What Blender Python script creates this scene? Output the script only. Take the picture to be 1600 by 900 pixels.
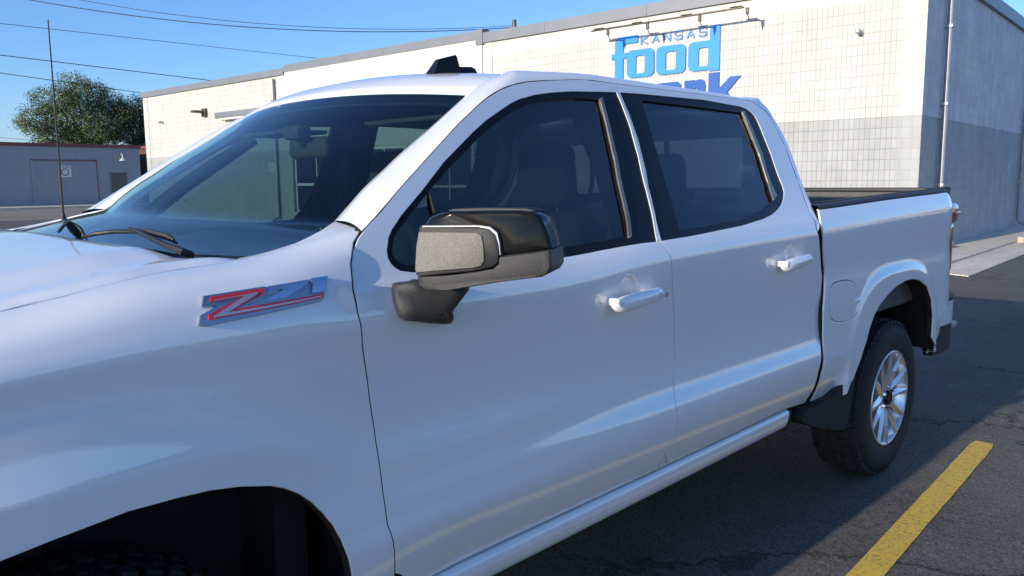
import bpy, bmesh, math, random
import numpy as np
from mathutils import Vector, Matrix
from mathutils.geometry import delaunay_2d_cdt
random.seed(7); rng=np.random.RandomState(5)
for o in list(bpy.data.objects): bpy.data.objects.remove(o)
scn=bpy.context.scene; C=scn.collection
# ------------------------------------------------------------ camera
FPX=1259.23; YAW,PIT,ROLL=0.78856,-0.132407,-0.0096707
CAM=np.array([-0.413686,-1.381053,1.489384])
PSI=0.0608
def camrot():
    cy,sy=math.cos(YAW),math.sin(YAW); cp,sp=math.cos(PIT),math.sin(PIT)
    f=np.array([sy*cp,cy*cp,sp]); r=np.array([cy,-sy,0.]); u=np.cross(r,f)
    cr,sr=math.cos(ROLL),math.sin(ROLL)
    return cr*r+sr*u,-sr*r+cr*u,f
CR,CU,CF=camrot()
cd=bpy.data.cameras.new('camera'); cam=bpy.data.objects.new('camera',cd); C.objects.link(cam)
cam.matrix_world=Matrix(((CR[0],CU[0],-CF[0],CAM[0]),(CR[1],CU[1],-CF[1],CAM[1]),(CR[2],CU[2],-CF[2],CAM[2]),(0,0,0,1)))
cd.sensor_width=36; cd.lens=FPX/1600*36; cd.clip_start=.02; cd.clip_end=3000
scn.camera=cam
# ------------------------------------------------------------ light
SUN_EL=math.radians(13.8); SUN_AZ=math.radians(179.5)       # sun stands ahead of the truck (-X)
wd=bpy.data.worlds.new('World'); scn.world=wd; wd.use_nodes=True
wn=wd.node_tree; bgn=wn.nodes['Background']
sky=wn.nodes.new('ShaderNodeTexSky'); sky.sky_type='NISHITA'; sky.sun_disc=False
sky.sun_elevation=SUN_EL; sky.sun_rotation=math.radians(90)-SUN_AZ; sky.altitude=400; sky.air_density=1.0; sky.dust_density=.6; sky.ozone_density=6.0
wb=wn.nodes.new('ShaderNodeMixRGB'); wb.blend_type='MULTIPLY'; wb.inputs[0].default_value=1; wb.inputs[2].default_value=(.65,.585,.60,1)   # camera white balance for the blue hour light
wn.links.new(sky.outputs[0],wb.inputs[1]); wn.links.new(wb.outputs[0],bgn.inputs[0]); bgn.inputs[1].default_value=.15
ld=bpy.data.lights.new('sun','SUN'); ld.energy=2.0; ld.angle=math.radians(.53); ld.color=(1,.90,.74)
sun=bpy.data.objects.new('sun',ld); C.objects.link(sun)
sd=Vector((math.cos(SUN_EL)*math.cos(SUN_AZ),math.cos(SUN_EL)*math.sin(SUN_AZ),math.sin(SUN_EL)))
sun.rotation_euler=sd.to_track_quat('Z','Y').to_euler(); sun.location=(-5,0,8)
scn.view_settings.view_transform='Standard'; scn.view_settings.look='None'
scn.view_settings.exposure=1.40; scn.view_settings.gamma=1
scn.render.engine='CYCLES'
# ------------------------------------------------------------ pixel rays (measured outlines are laid on the real surfaces)
def ray(uv): return CF+CR*(uv[0]-800)/FPX-CU*(uv[1]-450)/FPX
def proj(P):
    d=np.asarray(P,float)-CAM; z=d@CF
    return np.stack([800+FPX*(d@CR)/z,450-FPX*(d@CU)/z],-1)
def on_y(uv,y): d=ray(uv); return CAM+d*((y-CAM[1])/d[1])
def on_z(uv,z): d=ray(uv); return CAM+d*((z-CAM[2])/d[2])
def on_pl(uv,n,d0): d=ray(uv); return CAM+d*((d0-CAM@n)/(d@n))
# ------------------------------------------------------------ materials
MATS={}
def mat(name,col=(.5,.5,.5),rough=.5,metal=0,coat=0,spec=.5,noise=None,bump=None,coat_rough=.03):
    m=bpy.data.materials.new(name); m.use_nodes=True; nt=m.node_tree; b=nt.nodes['Principled BSDF']
    b.inputs['Base Color'].default_value=(*col,1); b.inputs['Roughness'].default_value=rough; b.inputs['Metallic'].default_value=metal
    b.inputs['Coat Weight'].default_value=coat; b.inputs['Coat Roughness'].default_value=coat_rough; b.inputs['Specular IOR Level'].default_value=spec
    tc=nt.nodes.new('ShaderNodeTexCoord')
    if noise:
        sc,amt,det=noise
        n=nt.nodes.new('ShaderNodeTexNoise'); n.inputs['Scale'].default_value=sc; n.inputs['Detail'].default_value=det
        nt.links.new(tc.outputs['Object'],n.inputs['Vector'])
        r=nt.nodes.new('ShaderNodeMapRange'); r.inputs[1].default_value=.3; r.inputs[2].default_value=.7; r.inputs[3].default_value=1-amt; r.inputs[4].default_value=1+amt
        nt.links.new(n.outputs['Fac'],r.inputs[0])
        mx=nt.nodes.new('ShaderNodeVectorMath'); mx.operation='SCALE'; mx.inputs[0].default_value=col
        nt.links.new(r.outputs[0],mx.inputs['Scale']); nt.links.new(mx.outputs[0],b.inputs['Base Color'])
    if bump:
        sc,st,dist=bump
        n=nt.nodes.new('ShaderNodeTexNoise'); n.inputs['Scale'].default_value=sc; n.inputs['Detail'].default_value=4
        nt.links.new(tc.outputs['Object'],n.inputs['Vector'])
        bp=nt.nodes.new('ShaderNodeBump'); bp.inputs['Strength'].default_value=st; bp.inputs['Distance'].default_value=dist
        nt.links.new(n.outputs['Fac'],bp.inputs['Height']); nt.links.new(bp.outputs[0],b.inputs['Normal'])
    MATS[name]=m; return m
M_paint=mat('white_car_paint',(.89,.89,.88),.45,0,1.0,.5,coat_rough=.015)
M_paint.node_tree.nodes['Principled BSDF'].inputs['Coat IOR'].default_value=1.95
def dusty(m):
    N,L=m.node_tree.nodes,m.node_tree.links; b=N['Principled BSDF']; tc=N.new('ShaderNodeTexCoord')
    def nz(sc,det,rough=.6):
        n=N.new('ShaderNodeTexNoise'); n.inputs['Scale'].default_value=sc; n.inputs['Detail'].default_value=det; n.inputs['Roughness'].default_value=rough; L.new(tc.outputs['Object'],n.inputs['Vector']); return n.outputs['Fac']
    def mr(src,a,b_,c,d):
        r=N.new('ShaderNodeMapRange'); [setattr(r.inputs[i],'default_value',v) for i,v in zip((1,2,3,4),(a,b_,c,d))]; L.new(src,r.inputs[0]); return r.outputs[0]
    def mu(a,c):
        q=N.new('ShaderNodeMath'); q.operation='MULTIPLY'; L.new(a,q.inputs[0]); L.new(c,q.inputs[1]); return q.outputs[0]
    sx=N.new('ShaderNodeSeparateXYZ'); L.new(tc.outputs['Object'],sx.inputs[0])
    low=mr(sx.outputs['Z'],.46,.95,.16,.01); f=mu(low,mr(nz(7,8,.7),.35,.7,.25,1)); sp=mr(nz(160,2,.5),.70,.78,0,.30)
    ad=N.new('ShaderNodeMath'); ad.operation='ADD'; ad.use_clamp=True; L.new(f,ad.inputs[0]); L.new(mu(sp,low),ad.inputs[1])
    mx=N.new('ShaderNodeMixRGB'); mx.inputs[1].default_value=(.91,.91,.90,1); mx.inputs[2].default_value=(.42,.37,.30,1); L.new(ad.outputs[0],mx.inputs[0]); L.new(mx.outputs[0],b.inputs['Base Color'])
    L.new(mr(ad.outputs[0],0,.4,.008,.05),b.inputs['Coat Roughness'])
    bp=N.new('ShaderNodeBump'); bp.inputs['Strength'].default_value=.06; bp.inputs['Distance'].default_value=.002; L.new(nz(140,2),bp.inputs['Height']); L.new(bp.outputs[0],b.inputs['Coat Normal'])
dusty(M_paint)
M_shell=mat('dark_metal_and_gap_shade',(.012,.012,.013),.8)
M_blackgloss=mat('gloss_black_trim',(.009,.010,.012),.10,0,0,.18,noise=(40,.2,3))
M_blackplastic=mat('black_plastic',(.018,.018,.019),.55,noise=(60,.25,3),bump=(350,.25,.0006))
M_insert=mat('sunlit_grained_plastic',(.185,.178,.155),.55,noise=(420,.35,3),bump=(700,.75,.0012))  # same plastic as the mirror shell, lightened to imitate direct sun
M_texplastic=mat('grained_grey_plastic',(.036,.036,.037),.50,noise=(420,.35,3),bump=(700,.75,.0012))
M_rubber=mat('tyre_rubber',(.020,.020,.021),.75,noise=(25,.35,5),bump=(120,.3,.001))
M_alu=mat('polished_alloy',(.74,.75,.77),.30,.85,noise=(12,.06,3))
M_bbase=mat('badge_base',(.40,.43,.48),.28,.9)
M_bchrome=mat('badge_chrome',(.62,.68,.78),.15,1.0)
M_chrome=mat('bright_chrome',(.80,.82,.85),.08,1.0)
M_red=mat('red_enamel',(.72,.02,.025),.25,0,1)
M_pink=mat('silver_inlay',(.62,.50,.53),.25,.6,1)
M_int=mat('charcoal_interior',(.022,.023,.025),.8,noise=(30,.25,4))
M_seat=mat('black_seat_cloth',(.014,.015,.017),.9,noise=(80,.3,4),bump=(500,.3,.001))
M_dash=mat('soft_dashboard',(.030,.031,.033),.6,noise=(50,.2,3),bump=(900,.4,.0008))
M_bedliner=mat('grey_bedliner',(.10,.098,.092),.75,noise=(15,.2,5),bump=(300,.5,.002))
M_taillens=mat('red_tail_lens',(.22,.012,.014),.12,0,1)
M_seal=mat('bright_window_strip',(.24,.22,.20),.35,.5,noise=(30,.2,4))
M_lens=mat('clear_lens',(.30,.16,.15),.1,0,1)
def glass(name,tint,ior=1.52,rough=0.0):
    m=bpy.data.materials.new(name); m.use_nodes=True; nt=m.node_tree; nt.nodes.clear()
    o=nt.nodes.new('ShaderNodeOutputMaterial'); mx=nt.nodes.new('ShaderNodeMixShader'); t=nt.nodes.new('ShaderNodeBsdfTransparent'); g=nt.nodes.new('ShaderNodeBsdfGlossy'); ge=nt.nodes.new('ShaderNodeNewGeometry')
    t.inputs[0].default_value=(*tint,1); g.inputs['Roughness'].default_value=rough; g.inputs[0].default_value=(1,1,1,1);
    def M_(op,a,b=None,v=None):
        q=nt.nodes.new('ShaderNodeMath'); q.operation=op; nt.links.new(a,q.inputs[0]) if not isinstance(a,float) else setattr(q.inputs[0],'default_value',a)
        if b is not None: nt.links.new(b,q.inputs[1])
        if v is not None: q.inputs[1].default_value=v
        return q.outputs[0]
    d=nt.nodes.new('ShaderNodeVectorMath'); d.operation='DOT_PRODUCT'; nt.links.new(ge.outputs['Normal'],d.inputs[0]); nt.links.new(ge.outputs['Incoming'],d.inputs[1])
    c=M_('ABSOLUTE',d.outputs['Value']); k=M_('POWER',M_('SUBTRACT',1.0,c),v=5.0); fr=M_('MULTIPLY_ADD',k,v=.91); fr.node.inputs[2].default_value=.075   # two faces of a thin pane
    nt.links.new(fr,mx.inputs[0]); nt.links.new(t.outputs[0],mx.inputs[1]); nt.links.new(g.outputs[0],mx.inputs[2]); nt.links.new(mx.outputs[0],o.inputs[0])
    MATS[name]=m; return m
M_ws=glass('windshield_glass',(.50,.72,.62)); M_side=glass('tinted_side_glass',(.16,.22,.25)); M_priv=glass('privacy_glass',(.17,.22,.25))
# ------------------------------------------------------------ mesh helpers
def link(name,me,m,parent=None):
    o=bpy.data.objects.new(name,me); C.objects.link(o)
    if m is not None and not me.materials: me.materials.append(m)
    if parent: o.parent=parent
    return o
def mk(name,V,F,m,parent=None,smooth=True,normals=None):
    me=bpy.data.meshes.new(name); me.from_pydata([tuple(map(float,v)) for v in V],[],[tuple(map(int,f)) for f in F]); me.update()
    if smooth: me.polygons.foreach_set('use_smooth',[True]*len(me.polygons))
    if normals is not None: me.normals_split_custom_set_from_vertices([tuple(map(float,n)) for n in normals])
    return link(name,me,m,parent)
def autosmooth(me,ang=35):
    bm=bmesh.new(); bm.from_mesh(me)
    for f in bm.faces: f.smooth=True
    for e in bm.edges:
        if len(e.link_faces)==2 and e.calc_face_angle(0)>math.radians(ang): e.smooth=False
    bm.to_mesh(me); bm.free()
def bmobj(name,bm,m,parent=None,smooth=True,ang=35):
    bmesh.ops.recalc_face_normals(bm,faces=bm.faces)
    me=bpy.data.meshes.new(name); bm.to_mesh(me); bm.free()
    if smooth: autosmooth(me,ang)
    return link(name,me,m,parent)
def empty(name,label=None,cat=None,loc=(0,0,0),rotz=0,group=None,kind=None):
    o=bpy.data.objects.new(name,None); C.objects.link(o); o.location=loc; o.rotation_euler=(0,0,rotz); o.empty_display_size=.2
    tag(o,label,cat,group,kind); return o
def tag(o,label=None,cat=None,group=None,kind=None):
    if label: o['label']=label
    if cat: o['category']=cat
    if group: o['group']=group
    if kind: o['kind']=kind
    return o
def bbox(bm,lo,hi,bev=0,seg=2,mtx=None):
    r=bmesh.ops.create_cube(bm,size=1); vs=r['verts']
    for v in vs: v.co=Vector([lo[i]+(v.co[i]+.5)*(hi[i]-lo[i]) for i in range(3)])
    if bev:
        es=list({e for v in vs for e in v.link_edges})
        r2=bmesh.ops.bevel(bm,geom=es,offset=bev,segments=seg,profile=.5,affect='EDGES'); vs=list({v for f in r2['faces'] for v in f.verts}|{v for v in vs if v.is_valid})
    if mtx is not None:
        for v in vs: v.co=mtx@v.co
    return vs
def box(name,lo,hi,m,parent=None,bev=0,seg=2,smooth=True):
    bm=bmesh.new(); bbox(bm,lo,hi,bev,seg); return bmobj(name,bm,m,parent,smooth)
def tube(bm,pts,r,seg=8,cap=True):
    pts=[Vector(p) for p in pts]; rs=r if hasattr(r,'__len__') else [r]*len(pts)
    up=None; rings=[]
    for i,p in enumerate(pts):
        t=(pts[min(i+1,len(pts)-1)]-pts[max(i-1,0)]).normalized()
        if up is None: up=t.orthogonal().normalized()
        up=(up-t*up.dot(t)).normalized(); sd_=t.cross(up)
        rings.append([bm.verts.new(p+(up*math.cos(a)+sd_*math.sin(a))*rs[i]) for a in [2*math.pi*k/seg for k in range(seg)]])
    for a,b in zip(rings,rings[1:]):
        for k in range(seg): bm.faces.new((a[k],a[(k+1)%seg],b[(k+1)%seg],b[k]))
    if cap: bm.faces.new(rings[0][::-1]); bm.faces.new(rings[-1])
def catm(P,n,closed=False):
    P=np.asarray(P,float); N=len(P); out=[]
    for i in range(N if closed else N-1):
        g=(lambda k:P[k%N]) if closed else (lambda k:P[min(max(k,0),N-1)])
        p0,p1,p2,p3=g(i-1),g(i),g(i+1),g(i+2)
        for t in np.linspace(0,1,n,endpoint=False):
            out.append(.5*((2*p1)+(-p0+p2)*t+(2*p0-5*p1+4*p2-p3)*t*t+(-p0+3*p1-3*p2+p3)*t**3))
    if not closed: out.append(P[-1])
    return np.array(out)
def resample(P,step,closed=True):
    P=np.asarray(P,float); Q=np.vstack([P,P[:1]]) if closed else P
    out=[]
    for a,b in zip(Q,Q[1:]):
        k=max(1,int(math.ceil(np.linalg.norm(b-a)/step)))
        for j in range(k): out.append(a+(b-a)*j/k)
    if not closed: out.append(Q[-1])
    return np.array(out)
def area(P): x,y=P[:,0],P[:,1]; return .5*np.sum(x*np.roll(y,-1)-np.roll(x,-1)*y)
def inside(P,q):
    q=np.atleast_2d(q); x,y=q[:,0],q[:,1]; c=np.zeros(len(q),bool); n=len(P); j=n-1
    for i in range(n):
        xi,yi=P[i]; xj,yj=P[j]
        m=((yi>y)!=(yj>y))&(x<(xj-xi)*(y-yi)/((yj-yi) if yj!=yi else 1e-12)+xi); c^=m; j=i
    return c
def inset(P,d):
    P=np.asarray(P,float); s=1 if area(P)>0 else -1
    a=P-np.roll(P,1,0); b=np.roll(P,-1,0)-P
    a/=np.linalg.norm(a,axis=1)[:,None]+1e-12; b/=np.linalg.norm(b,axis=1)[:,None]+1e-12
    t=a+b; t/=np.linalg.norm(t,axis=1)[:,None]+1e-12
    nrm=np.stack([-t[:,1],t[:,0]],1)*s
    return P+nrm*d
def segdist(P,q):
    d=np.full(len(q),1e9)
    for a,b in zip(P,np.roll(P,-1,0)):
        ab=b-a; L=ab@ab+1e-15; t=np.clip(((q-a)@ab)/L,0,1); d=np.minimum(d,np.linalg.norm(q-(a+t[:,None]*ab),axis=1))
    return d
def cdt(outer,holes,step):
    """triangulate a 2-D region with an even inner grid; returns verts, faces, loops"""
    loops=[outer]+list(holes); V=[];E=[];LI=[]
    for L in loops:
        k=len(V); n=len(L); V+=[tuple(v) for v in L]; E+=[(k+i,k+(i+1)%n) for i in range(n)]; LI.append(list(range(k,k+n)))
    lo,hi=outer.min(0),outer.max(0)
    gx=np.arange(lo[0],hi[0],step); gy=np.arange(lo[1],hi[1],step)
    G=np.stack(np.meshgrid(gx,gy),-1).reshape(-1,2)
    k=inside(outer,G)
    for h in holes: k&=~inside(h,G)
    G=G[k]
    if len(G):
        dd=np.min([segdist(L,G) for L in loops],0); G=G[dd>step*.45]; V+=[tuple(v) for v in G]
    r=delaunay_2d_cdt([Vector(v) for v in V],E,[],0,1e-7)
    VV=np.array([tuple(v) for v in r[0]]); F=[f for f in r[2]]
    cen=np.array([VV[list(f)].mean(0) for f in F]); k=inside(outer,cen)
    for h in holes: k&=~inside(h,cen)
    F=[f for f,q in zip(F,k) if q]
    inv={}
    for i,src in enumerate(r[3]):
        for s in src: inv[s]=i
    LI=[[inv.get(i,i) for i in L] for L in LI]
    return VV,F,LI
# ------------------------------------------------------------ SETTING: ground
def nodes(m): return m.node_tree.nodes,m.node_tree.links
def asphalt(name,base,crack=True,blot=1.0):
    m=bpy.data.materials.new(name); m.use_nodes=True; N,L=nodes(m); b=N['Principled BSDF']
    tc=N.new('ShaderNodeTexCoord')
    def tex(sc,det,rough=.6):
        n=N.new('ShaderNodeTexNoise'); n.inputs['Scale'].default_value=sc; n.inputs['Detail'].default_value=det; n.inputs['Roughness'].default_value=rough; L.new(tc.outputs['Object'],n.inputs['Vector']); return n
    def rng_(src,a,b_,c,d):
        r=N.new('ShaderNodeMapRange'); [setattr(r.inputs[i],'default_value',v) for i,v in zip((1,2,3,4),(a,b_,c,d))]; L.new(src,r.inputs[0]); return r.outputs[0]
    def mul(a,b_):
        q=N.new('ShaderNodeMath'); q.operation='MULTIPLY'; L.new(a,q.inputs[0])
        if isinstance(b_,(int,float)): q.inputs[1].default_value=b_
        else: L.new(b_,q.inputs[1])
        return q.outputs[0]
    big=rng_(tex(.35,5).outputs['Fac'],.3,.7,1-.25*blot,1+.22*blot)
    mid=rng_(tex(3.5,5).outputs['Fac'],.3,.7,.88,1.12)
    v=N.new('ShaderNodeTexVoronoi'); v.inputs['Scale'].default_value=130; L.new(tc.outputs['Object'],v.inputs['Vector'])
    sp=N.new('ShaderNodeSeparateColor'); L.new(v.outputs['Color'],sp.inputs[0]); agg=rng_(sp.outputs[0],0,1,.6,1.45)
    f=mul(mul(big,mid),agg)
    if crack:
        # warped cell borders read as hairline cracks and sealed joints
        w=tex(.9,6,.65); vm=N.new('ShaderNodeVectorMath'); vm.operation='MULTIPLY_ADD'; vm.inputs[1].default_value=(1.6,1.6,0); L.new(w.outputs['Color'],vm.inputs[0]); L.new(tc.outputs['Object'],vm.inputs[2])
        vc=N.new('ShaderNodeTexVoronoi'); vc.feature='DISTANCE_TO_EDGE'; vc.inputs['Scale'].default_value=.33; L.new(vm.outputs[0],vc.inputs['Vector'])
        c1=rng_(vc.outputs['Distance'],.0015,.006,.45,1.0); f=mul(f,c1)
    cm=N.new('ShaderNodeVectorMath'); cm.operation='SCALE'; cm.inputs[0].default_value=base; L.new(f,cm.inputs['Scale']); L.new(cm.outputs[0],b.inputs['Base Color'])
    b.inputs['Roughness'].default_value=.85; b.inputs['Specular IOR Level'].default_value=.3
    bp=N.new('ShaderNodeBump'); bp.inputs['Strength'].default_value=.45; bp.inputs['Distance'].default_value=.004; L.new(v.outputs['Distance'],bp.inputs['Height'])
    bp2=N.new('ShaderNodeBump'); bp2.inputs['Strength'].default_value=.35; bp2.inputs['Distance'].default_value=.02; L.new(tex(14,6,.7).outputs['Fac'],bp2.inputs['Height']); L.new(bp2.outputs[0],bp.inputs['Normal']); L.new(bp.outputs[0],b.inputs['Normal'])
    return m
M_asph=asphalt('parking_asphalt',(.128,.116,.100)); M_road=asphalt('street_asphalt',(.30,.25,.19),False,.5); M_conc=asphalt('pale_concrete',(.72,.63,.49),False,.5); M_dirt=asphalt('dry_grass_and_dirt',(.20,.17,.11),False,1.3)
nW=np.array([math.cos(PSI),math.sin(PSI),0]); tW=np.array([-math.sin(PSI),math.cos(PSI),0])
def W(n,t,z=0): return nW*n+tW*t+np.array([0,0,z])
def sheet(name,pts,m,z=0,kind='structure',sub=0):
    V=[(*p[:2],z) for p in pts]; o=mk(name,V,[tuple(range(len(V)))],m,smooth=False); return tag(o,kind=kind)
sheet('ground',[(-1500,-1500),(1500,-1500),(1500,1500),(-1500,1500)],M_dirt,-.012)
sheet('parking_lot',[W(-60,-45),W(45,-45),W(45,37.5),W(-60,37.5)],M_asph,0)
sheet('road',[W(-300,42),W(300,42),W(300,55.5),W(-300,55.5)],M_road,-.004)
sheet('verge',[W(-300,37.7),W(300,37.7),W(300,42),W(-300,42)],M_road,-.008)
def slab(name,poly,z0,z1,m,kind='structure'):
    bm=bmesh.new(); vs=[bm.verts.new((p[0],p[1],z0)) for p in poly]; f=bm.faces.new(vs)
    r=bmesh.ops.extrude_face_region(bm,geom=[f]); 
    for v in r['geom']:
        if isinstance(v,bmesh.types.BMVert): v.co.z=z1
    return tag(bmobj(name,bm,m,smooth=False),kind=kind)
slab('pavement',[W(-200,55.7),W(200,55.7),W(200,60.2),W(-200,60.2)],-.02,.10,M_conc)
# ------------------------------------------------------------ yellow bay line and lot markings
def paintmat(name,col,wear=.25):
    m=bpy.data.materials.new(name); m.use_nodes=True; N,L=nodes(m); b=N['Principled BSDF']
    tc=N.new('ShaderNodeTexCoord'); n=N.new('ShaderNodeTexNoise'); n.inputs['Scale'].default_value=60; n.inputs['Detail'].default_value=6; n.inputs['Roughness'].default_value=.75; L.new(tc.outputs['Object'],n.inputs['Vector'])
    n2=N.new('ShaderNodeTexNoise'); n2.inputs['Scale'].default_value=5; n2.inputs['Detail'].default_value=5; L.new(tc.outputs['Object'],n2.inputs['Vector'])
    r=N.new('ShaderNodeValToRGB'); r.color_ramp.elements[0].position=.30; r.color_ramp.elements[0].color=(col[0]*.25,col[1]*.28,col[2]+.03,1); r.color_ramp.elements[1].position=.50; r.color_ramp.elements[1].color=(*col,1)
    L.new(n.outputs['Fac'],r.inputs[0])
    mx=N.new('ShaderNodeMixRGB'); mx.blend_type='MULTIPLY'; mx.inputs[0].default_value=wear; L.new(r.outputs[0],mx.inputs[1]); L.new(n2.outputs['Color'],mx.inputs[2]); L.new(mx.outputs[0],b.inputs['Base Color']); b.inputs['Roughness'].default_value=.7
    bp=N.new('ShaderNodeBump'); bp.inputs['Strength'].default_value=.5; bp.inputs['Distance'].default_value=.006; L.new(n.outputs['Fac'],bp.inputs['Height']); L.new(bp.outputs[0],b.inputs['Normal'])
    return m
M_yel=paintmat('yellow_road_paint',(.95,.62,.08)); M_wht=paintmat('white_road_paint',(.6,.57,.5))
def linestrip(x0,x1,y0,w,label,m=M_yel):
    bm=bmesh.new(); P=[]; n=60
    L_=[];R_=[]
    for i in range(n+1):
        k=x0+(x1-x0)*i/n
        j=.0015
        L_.append((k,y0+w/2+random.uniform(-j,j))); R_.append((k,y0-w/2+random.uniform(-j,j)))
    L_[-1]=(x1-.012,L_[-1][1]-.012); R_[-1]=(x1-.02,R_[-1][1]+.012)
    V=[(*W(a,b),.006) for a,b in L_]+[(*W(a,b),.006) for a,b in R_]; V=[(v[0],v[1],.005) for v in V]
    F=[(i,n+1+i,n+2+i,i+1) for i in range(n)]
    return tag(mk('parking_line',V,F,m,smooth=False),label,'road marking')
# yellow line edges measured on the ground: left edge and right edge, in wall-aligned (n,t) axes
qa=on_z((1522,687),0); qb=on_z((1555.7,695),0); qc=on_z((1325,898),0); qd=on_z((1384,899),0)
tc_=np.mean([(q@tW) for q in (qa,qb,qc,qd)]); wl=.5*((qa-qb)@tW+(qc-qd)@tW); x1_=.5*(qa+qb)@nW
linestrip(-1.2,x1_,tc_,wl,'yellow painted bay line on the asphalt beside the pickup rear wheel')
for k in (1,2,3,4):
    tag(linestrip(-1.2,x1_,tc_-2.75*k,wl,None),['','first yellow bay line out from the pickup, behind the viewer','second yellow bay line out from the pickup','third yellow bay line out from the pickup','outermost yellow bay line of the open lot'][k],'road marking',group='yellow bay lines behind the viewer')
slab('added_island_kerb',[W(-20,-9.2),W(11,-9.2),W(14,-8.9),W(14,-8.7),W(-20,-8.9)],-.02,.14,M_conc)  # unseen kerb added behind the viewer for pale streaks in the paint
slab('added_pavement_strip',[W(-60,-16.5),W(45,-16.5),W(45,-14.8),W(-60,-14.8)],-.02,.10,M_conc)  # unseen pale strip, added so the bodywork has another light line to mirror
# ------------------------------------------------------------ BUILDINGS
def wallmat(name,upper,lower,zsplit,bw,bh,mort,offs,mcol,bump=.5,rot=None,noise=.09,x_axis='Y'):
    """object coordinates of the building: Y runs along the front wall, Z up"""
    m=bpy.data.materials.new(name); m.use_nodes=True; N,L=nodes(m); b=N['Principled BSDF']
    tc=N.new('ShaderNodeTexCoord'); sx=N.new('ShaderNodeSeparateXYZ'); L.new(tc.outputs['Object'],sx.inputs[0])
    cb=N.new('ShaderNodeCombineXYZ'); L.new(sx.outputs[x_axis],cb.inputs[0]); L.new(sx.outputs['Z'],cb.inputs[1])
    br=N.new('ShaderNodeTexBrick'); L.new(cb.outputs[0],br.inputs['Vector']); br.inputs['Scale'].default_value=1; br.inputs['Brick Width'].default_value=bw; br.inputs['Row Height'].default_value=bh; br.inputs['Mortar Size'].default_value=mort; br.inputs['Mortar Smooth'].default_value=.3; br.offset=offs; br.inputs['Bias'].default_value=0
    br.inputs['Color1'].default_value=(1,1,1,1); br.inputs['Color2'].default_value=(.925,.925,.925,1); br.inputs['Mortar'].default_value=(*mcol,1)
    gt=N.new('ShaderNodeMath'); gt.operation='GREATER_THAN'; gt.inputs[1].default_value=zsplit; L.new(sx.outputs['Z'],gt.inputs[0])
    mx=N.new('ShaderNodeMixRGB'); mx.inputs[1].default_value=(*lower,1); mx.inputs[2].default_value=(*upper,1); L.new(gt.outputs[0],mx.inputs[0])
    n=N.new('ShaderNodeTexNoise'); n.inputs['Scale'].default_value=1.4; n.inputs['Detail'].default_value=7; n.inputs['Roughness'].default_value=.65; L.new(tc.outputs['Object'],n.inputs['Vector'])
    mr=N.new('ShaderNodeMapRange'); mr.inputs[1].default_value=.3; mr.inputs[2].default_value=.7; mr.inputs[3].default_value=1-noise; mr.inputs[4].default_value=1+noise; L.new(n.outputs['Fac'],mr.inputs[0])
    # rain streaks
    ms=N.new('ShaderNodeMapping'); ms.inputs['Scale'].default_value=(3,3,.22); L.new(tc.outputs['Object'],ms.inputs[0]); n3=N.new('ShaderNodeTexNoise'); n3.inputs['Scale'].default_value=2.2; n3.inputs['Detail'].default_value=5; L.new(ms.outputs[0],n3.inputs['Vector'])
    mr3=N.new('ShaderNodeMapRange'); mr3.inputs[1].default_value=.35; mr3.inputs[2].default_value=.7; mr3.inputs[3].default_value=1-noise*1.2; mr3.inputs[4].default_value=1; L.new(n3.outputs['Fac'],mr3.inputs[0])
    m1=N.new('ShaderNodeMixRGB'); m1.blend_type='MULTIPLY'; m1.inputs[0].default_value=1; L.new(mx.outputs[0],m1.inputs[1]); L.new(br.outputs['Color'],m1.inputs[2])
    mm=N.new('ShaderNodeMath'); mm.operation='MULTIPLY'; L.new(mr.outputs[0],mm.inputs[0]); L.new(mr3.outputs[0],mm.inputs[1])
    vs=N.new('ShaderNodeVectorMath'); vs.operation='SCALE'; L.new(m1.outputs[0],vs.inputs[0]); L.new(mm.outputs[0],vs.inputs['Scale']); L.new(vs.outputs[0],b.inputs['Base Color']); b.inputs['Roughness'].default_value=.75
    nf=N.new('ShaderNodeTexNoise'); nf.inputs['Scale'].default_value=55; nf.inputs['Detail'].default_value=5; L.new(tc.outputs['Object'],nf.inputs['Vector'])
    bp0=N.new('ShaderNodeBump'); bp0.inputs['Strength'].default_value=.5; bp0.inputs['Distance'].default_value=.006; L.new(nf.outputs['Fac'],bp0.inputs['Height'])
    bp=N.new('ShaderNodeBump'); bp.invert=True; bp.inputs['Strength'].default_value=bump; bp.inputs['Distance'].default_value=.006; L.new(br.outputs['Fac'],bp.inputs['Height']); L.new(bp0.outputs[0],bp.inputs['Normal']); L.new(bp.outputs[0],b.inputs['Normal'])
    return m
CREAM=(.60,.60,.560); GREY=(.42,.43,.42)
M_score=wallmat('scored_block_wall',CREAM,GREY,2.65,.102,.2032,.008,0,(.70,.69,.66))
M_plain=wallmat('plain_block_wall',CREAM,GREY,2.65,.4,.2032,.005,.5,(.82,.82,.82),.4)
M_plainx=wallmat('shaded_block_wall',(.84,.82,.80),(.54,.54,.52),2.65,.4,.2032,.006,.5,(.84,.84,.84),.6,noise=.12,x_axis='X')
M_stucco=wallmat('smooth_stucco_wall',CREAM,GREY,2.65,40,40,0,0,(1,1,1),.0,noise=.03)
M_flash=mat('grey_metal_coping',(.215,.225,.245),.5,.2,noise=(1.5,.06,4))
M_flashd=mat('blue_grey_metal_coping',(.20,.25,.31),.45,.2,noise=(1.5,.06,4))
M_pipe=mat('galvanised_pipe',(.36,.37,.39),.45,.4,noise=(5,.12,4))
M_darkpane=mat('dark_window_pane',(.012,.018,.024),.08,0,0,.6)
M_mull=mat('cream_window_frame',(.72,.70,.62),.5)
M_brown=mat('bronze_lamp_metal',(.10,.085,.065),.5,.5,noise=(8,.2,3))
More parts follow.
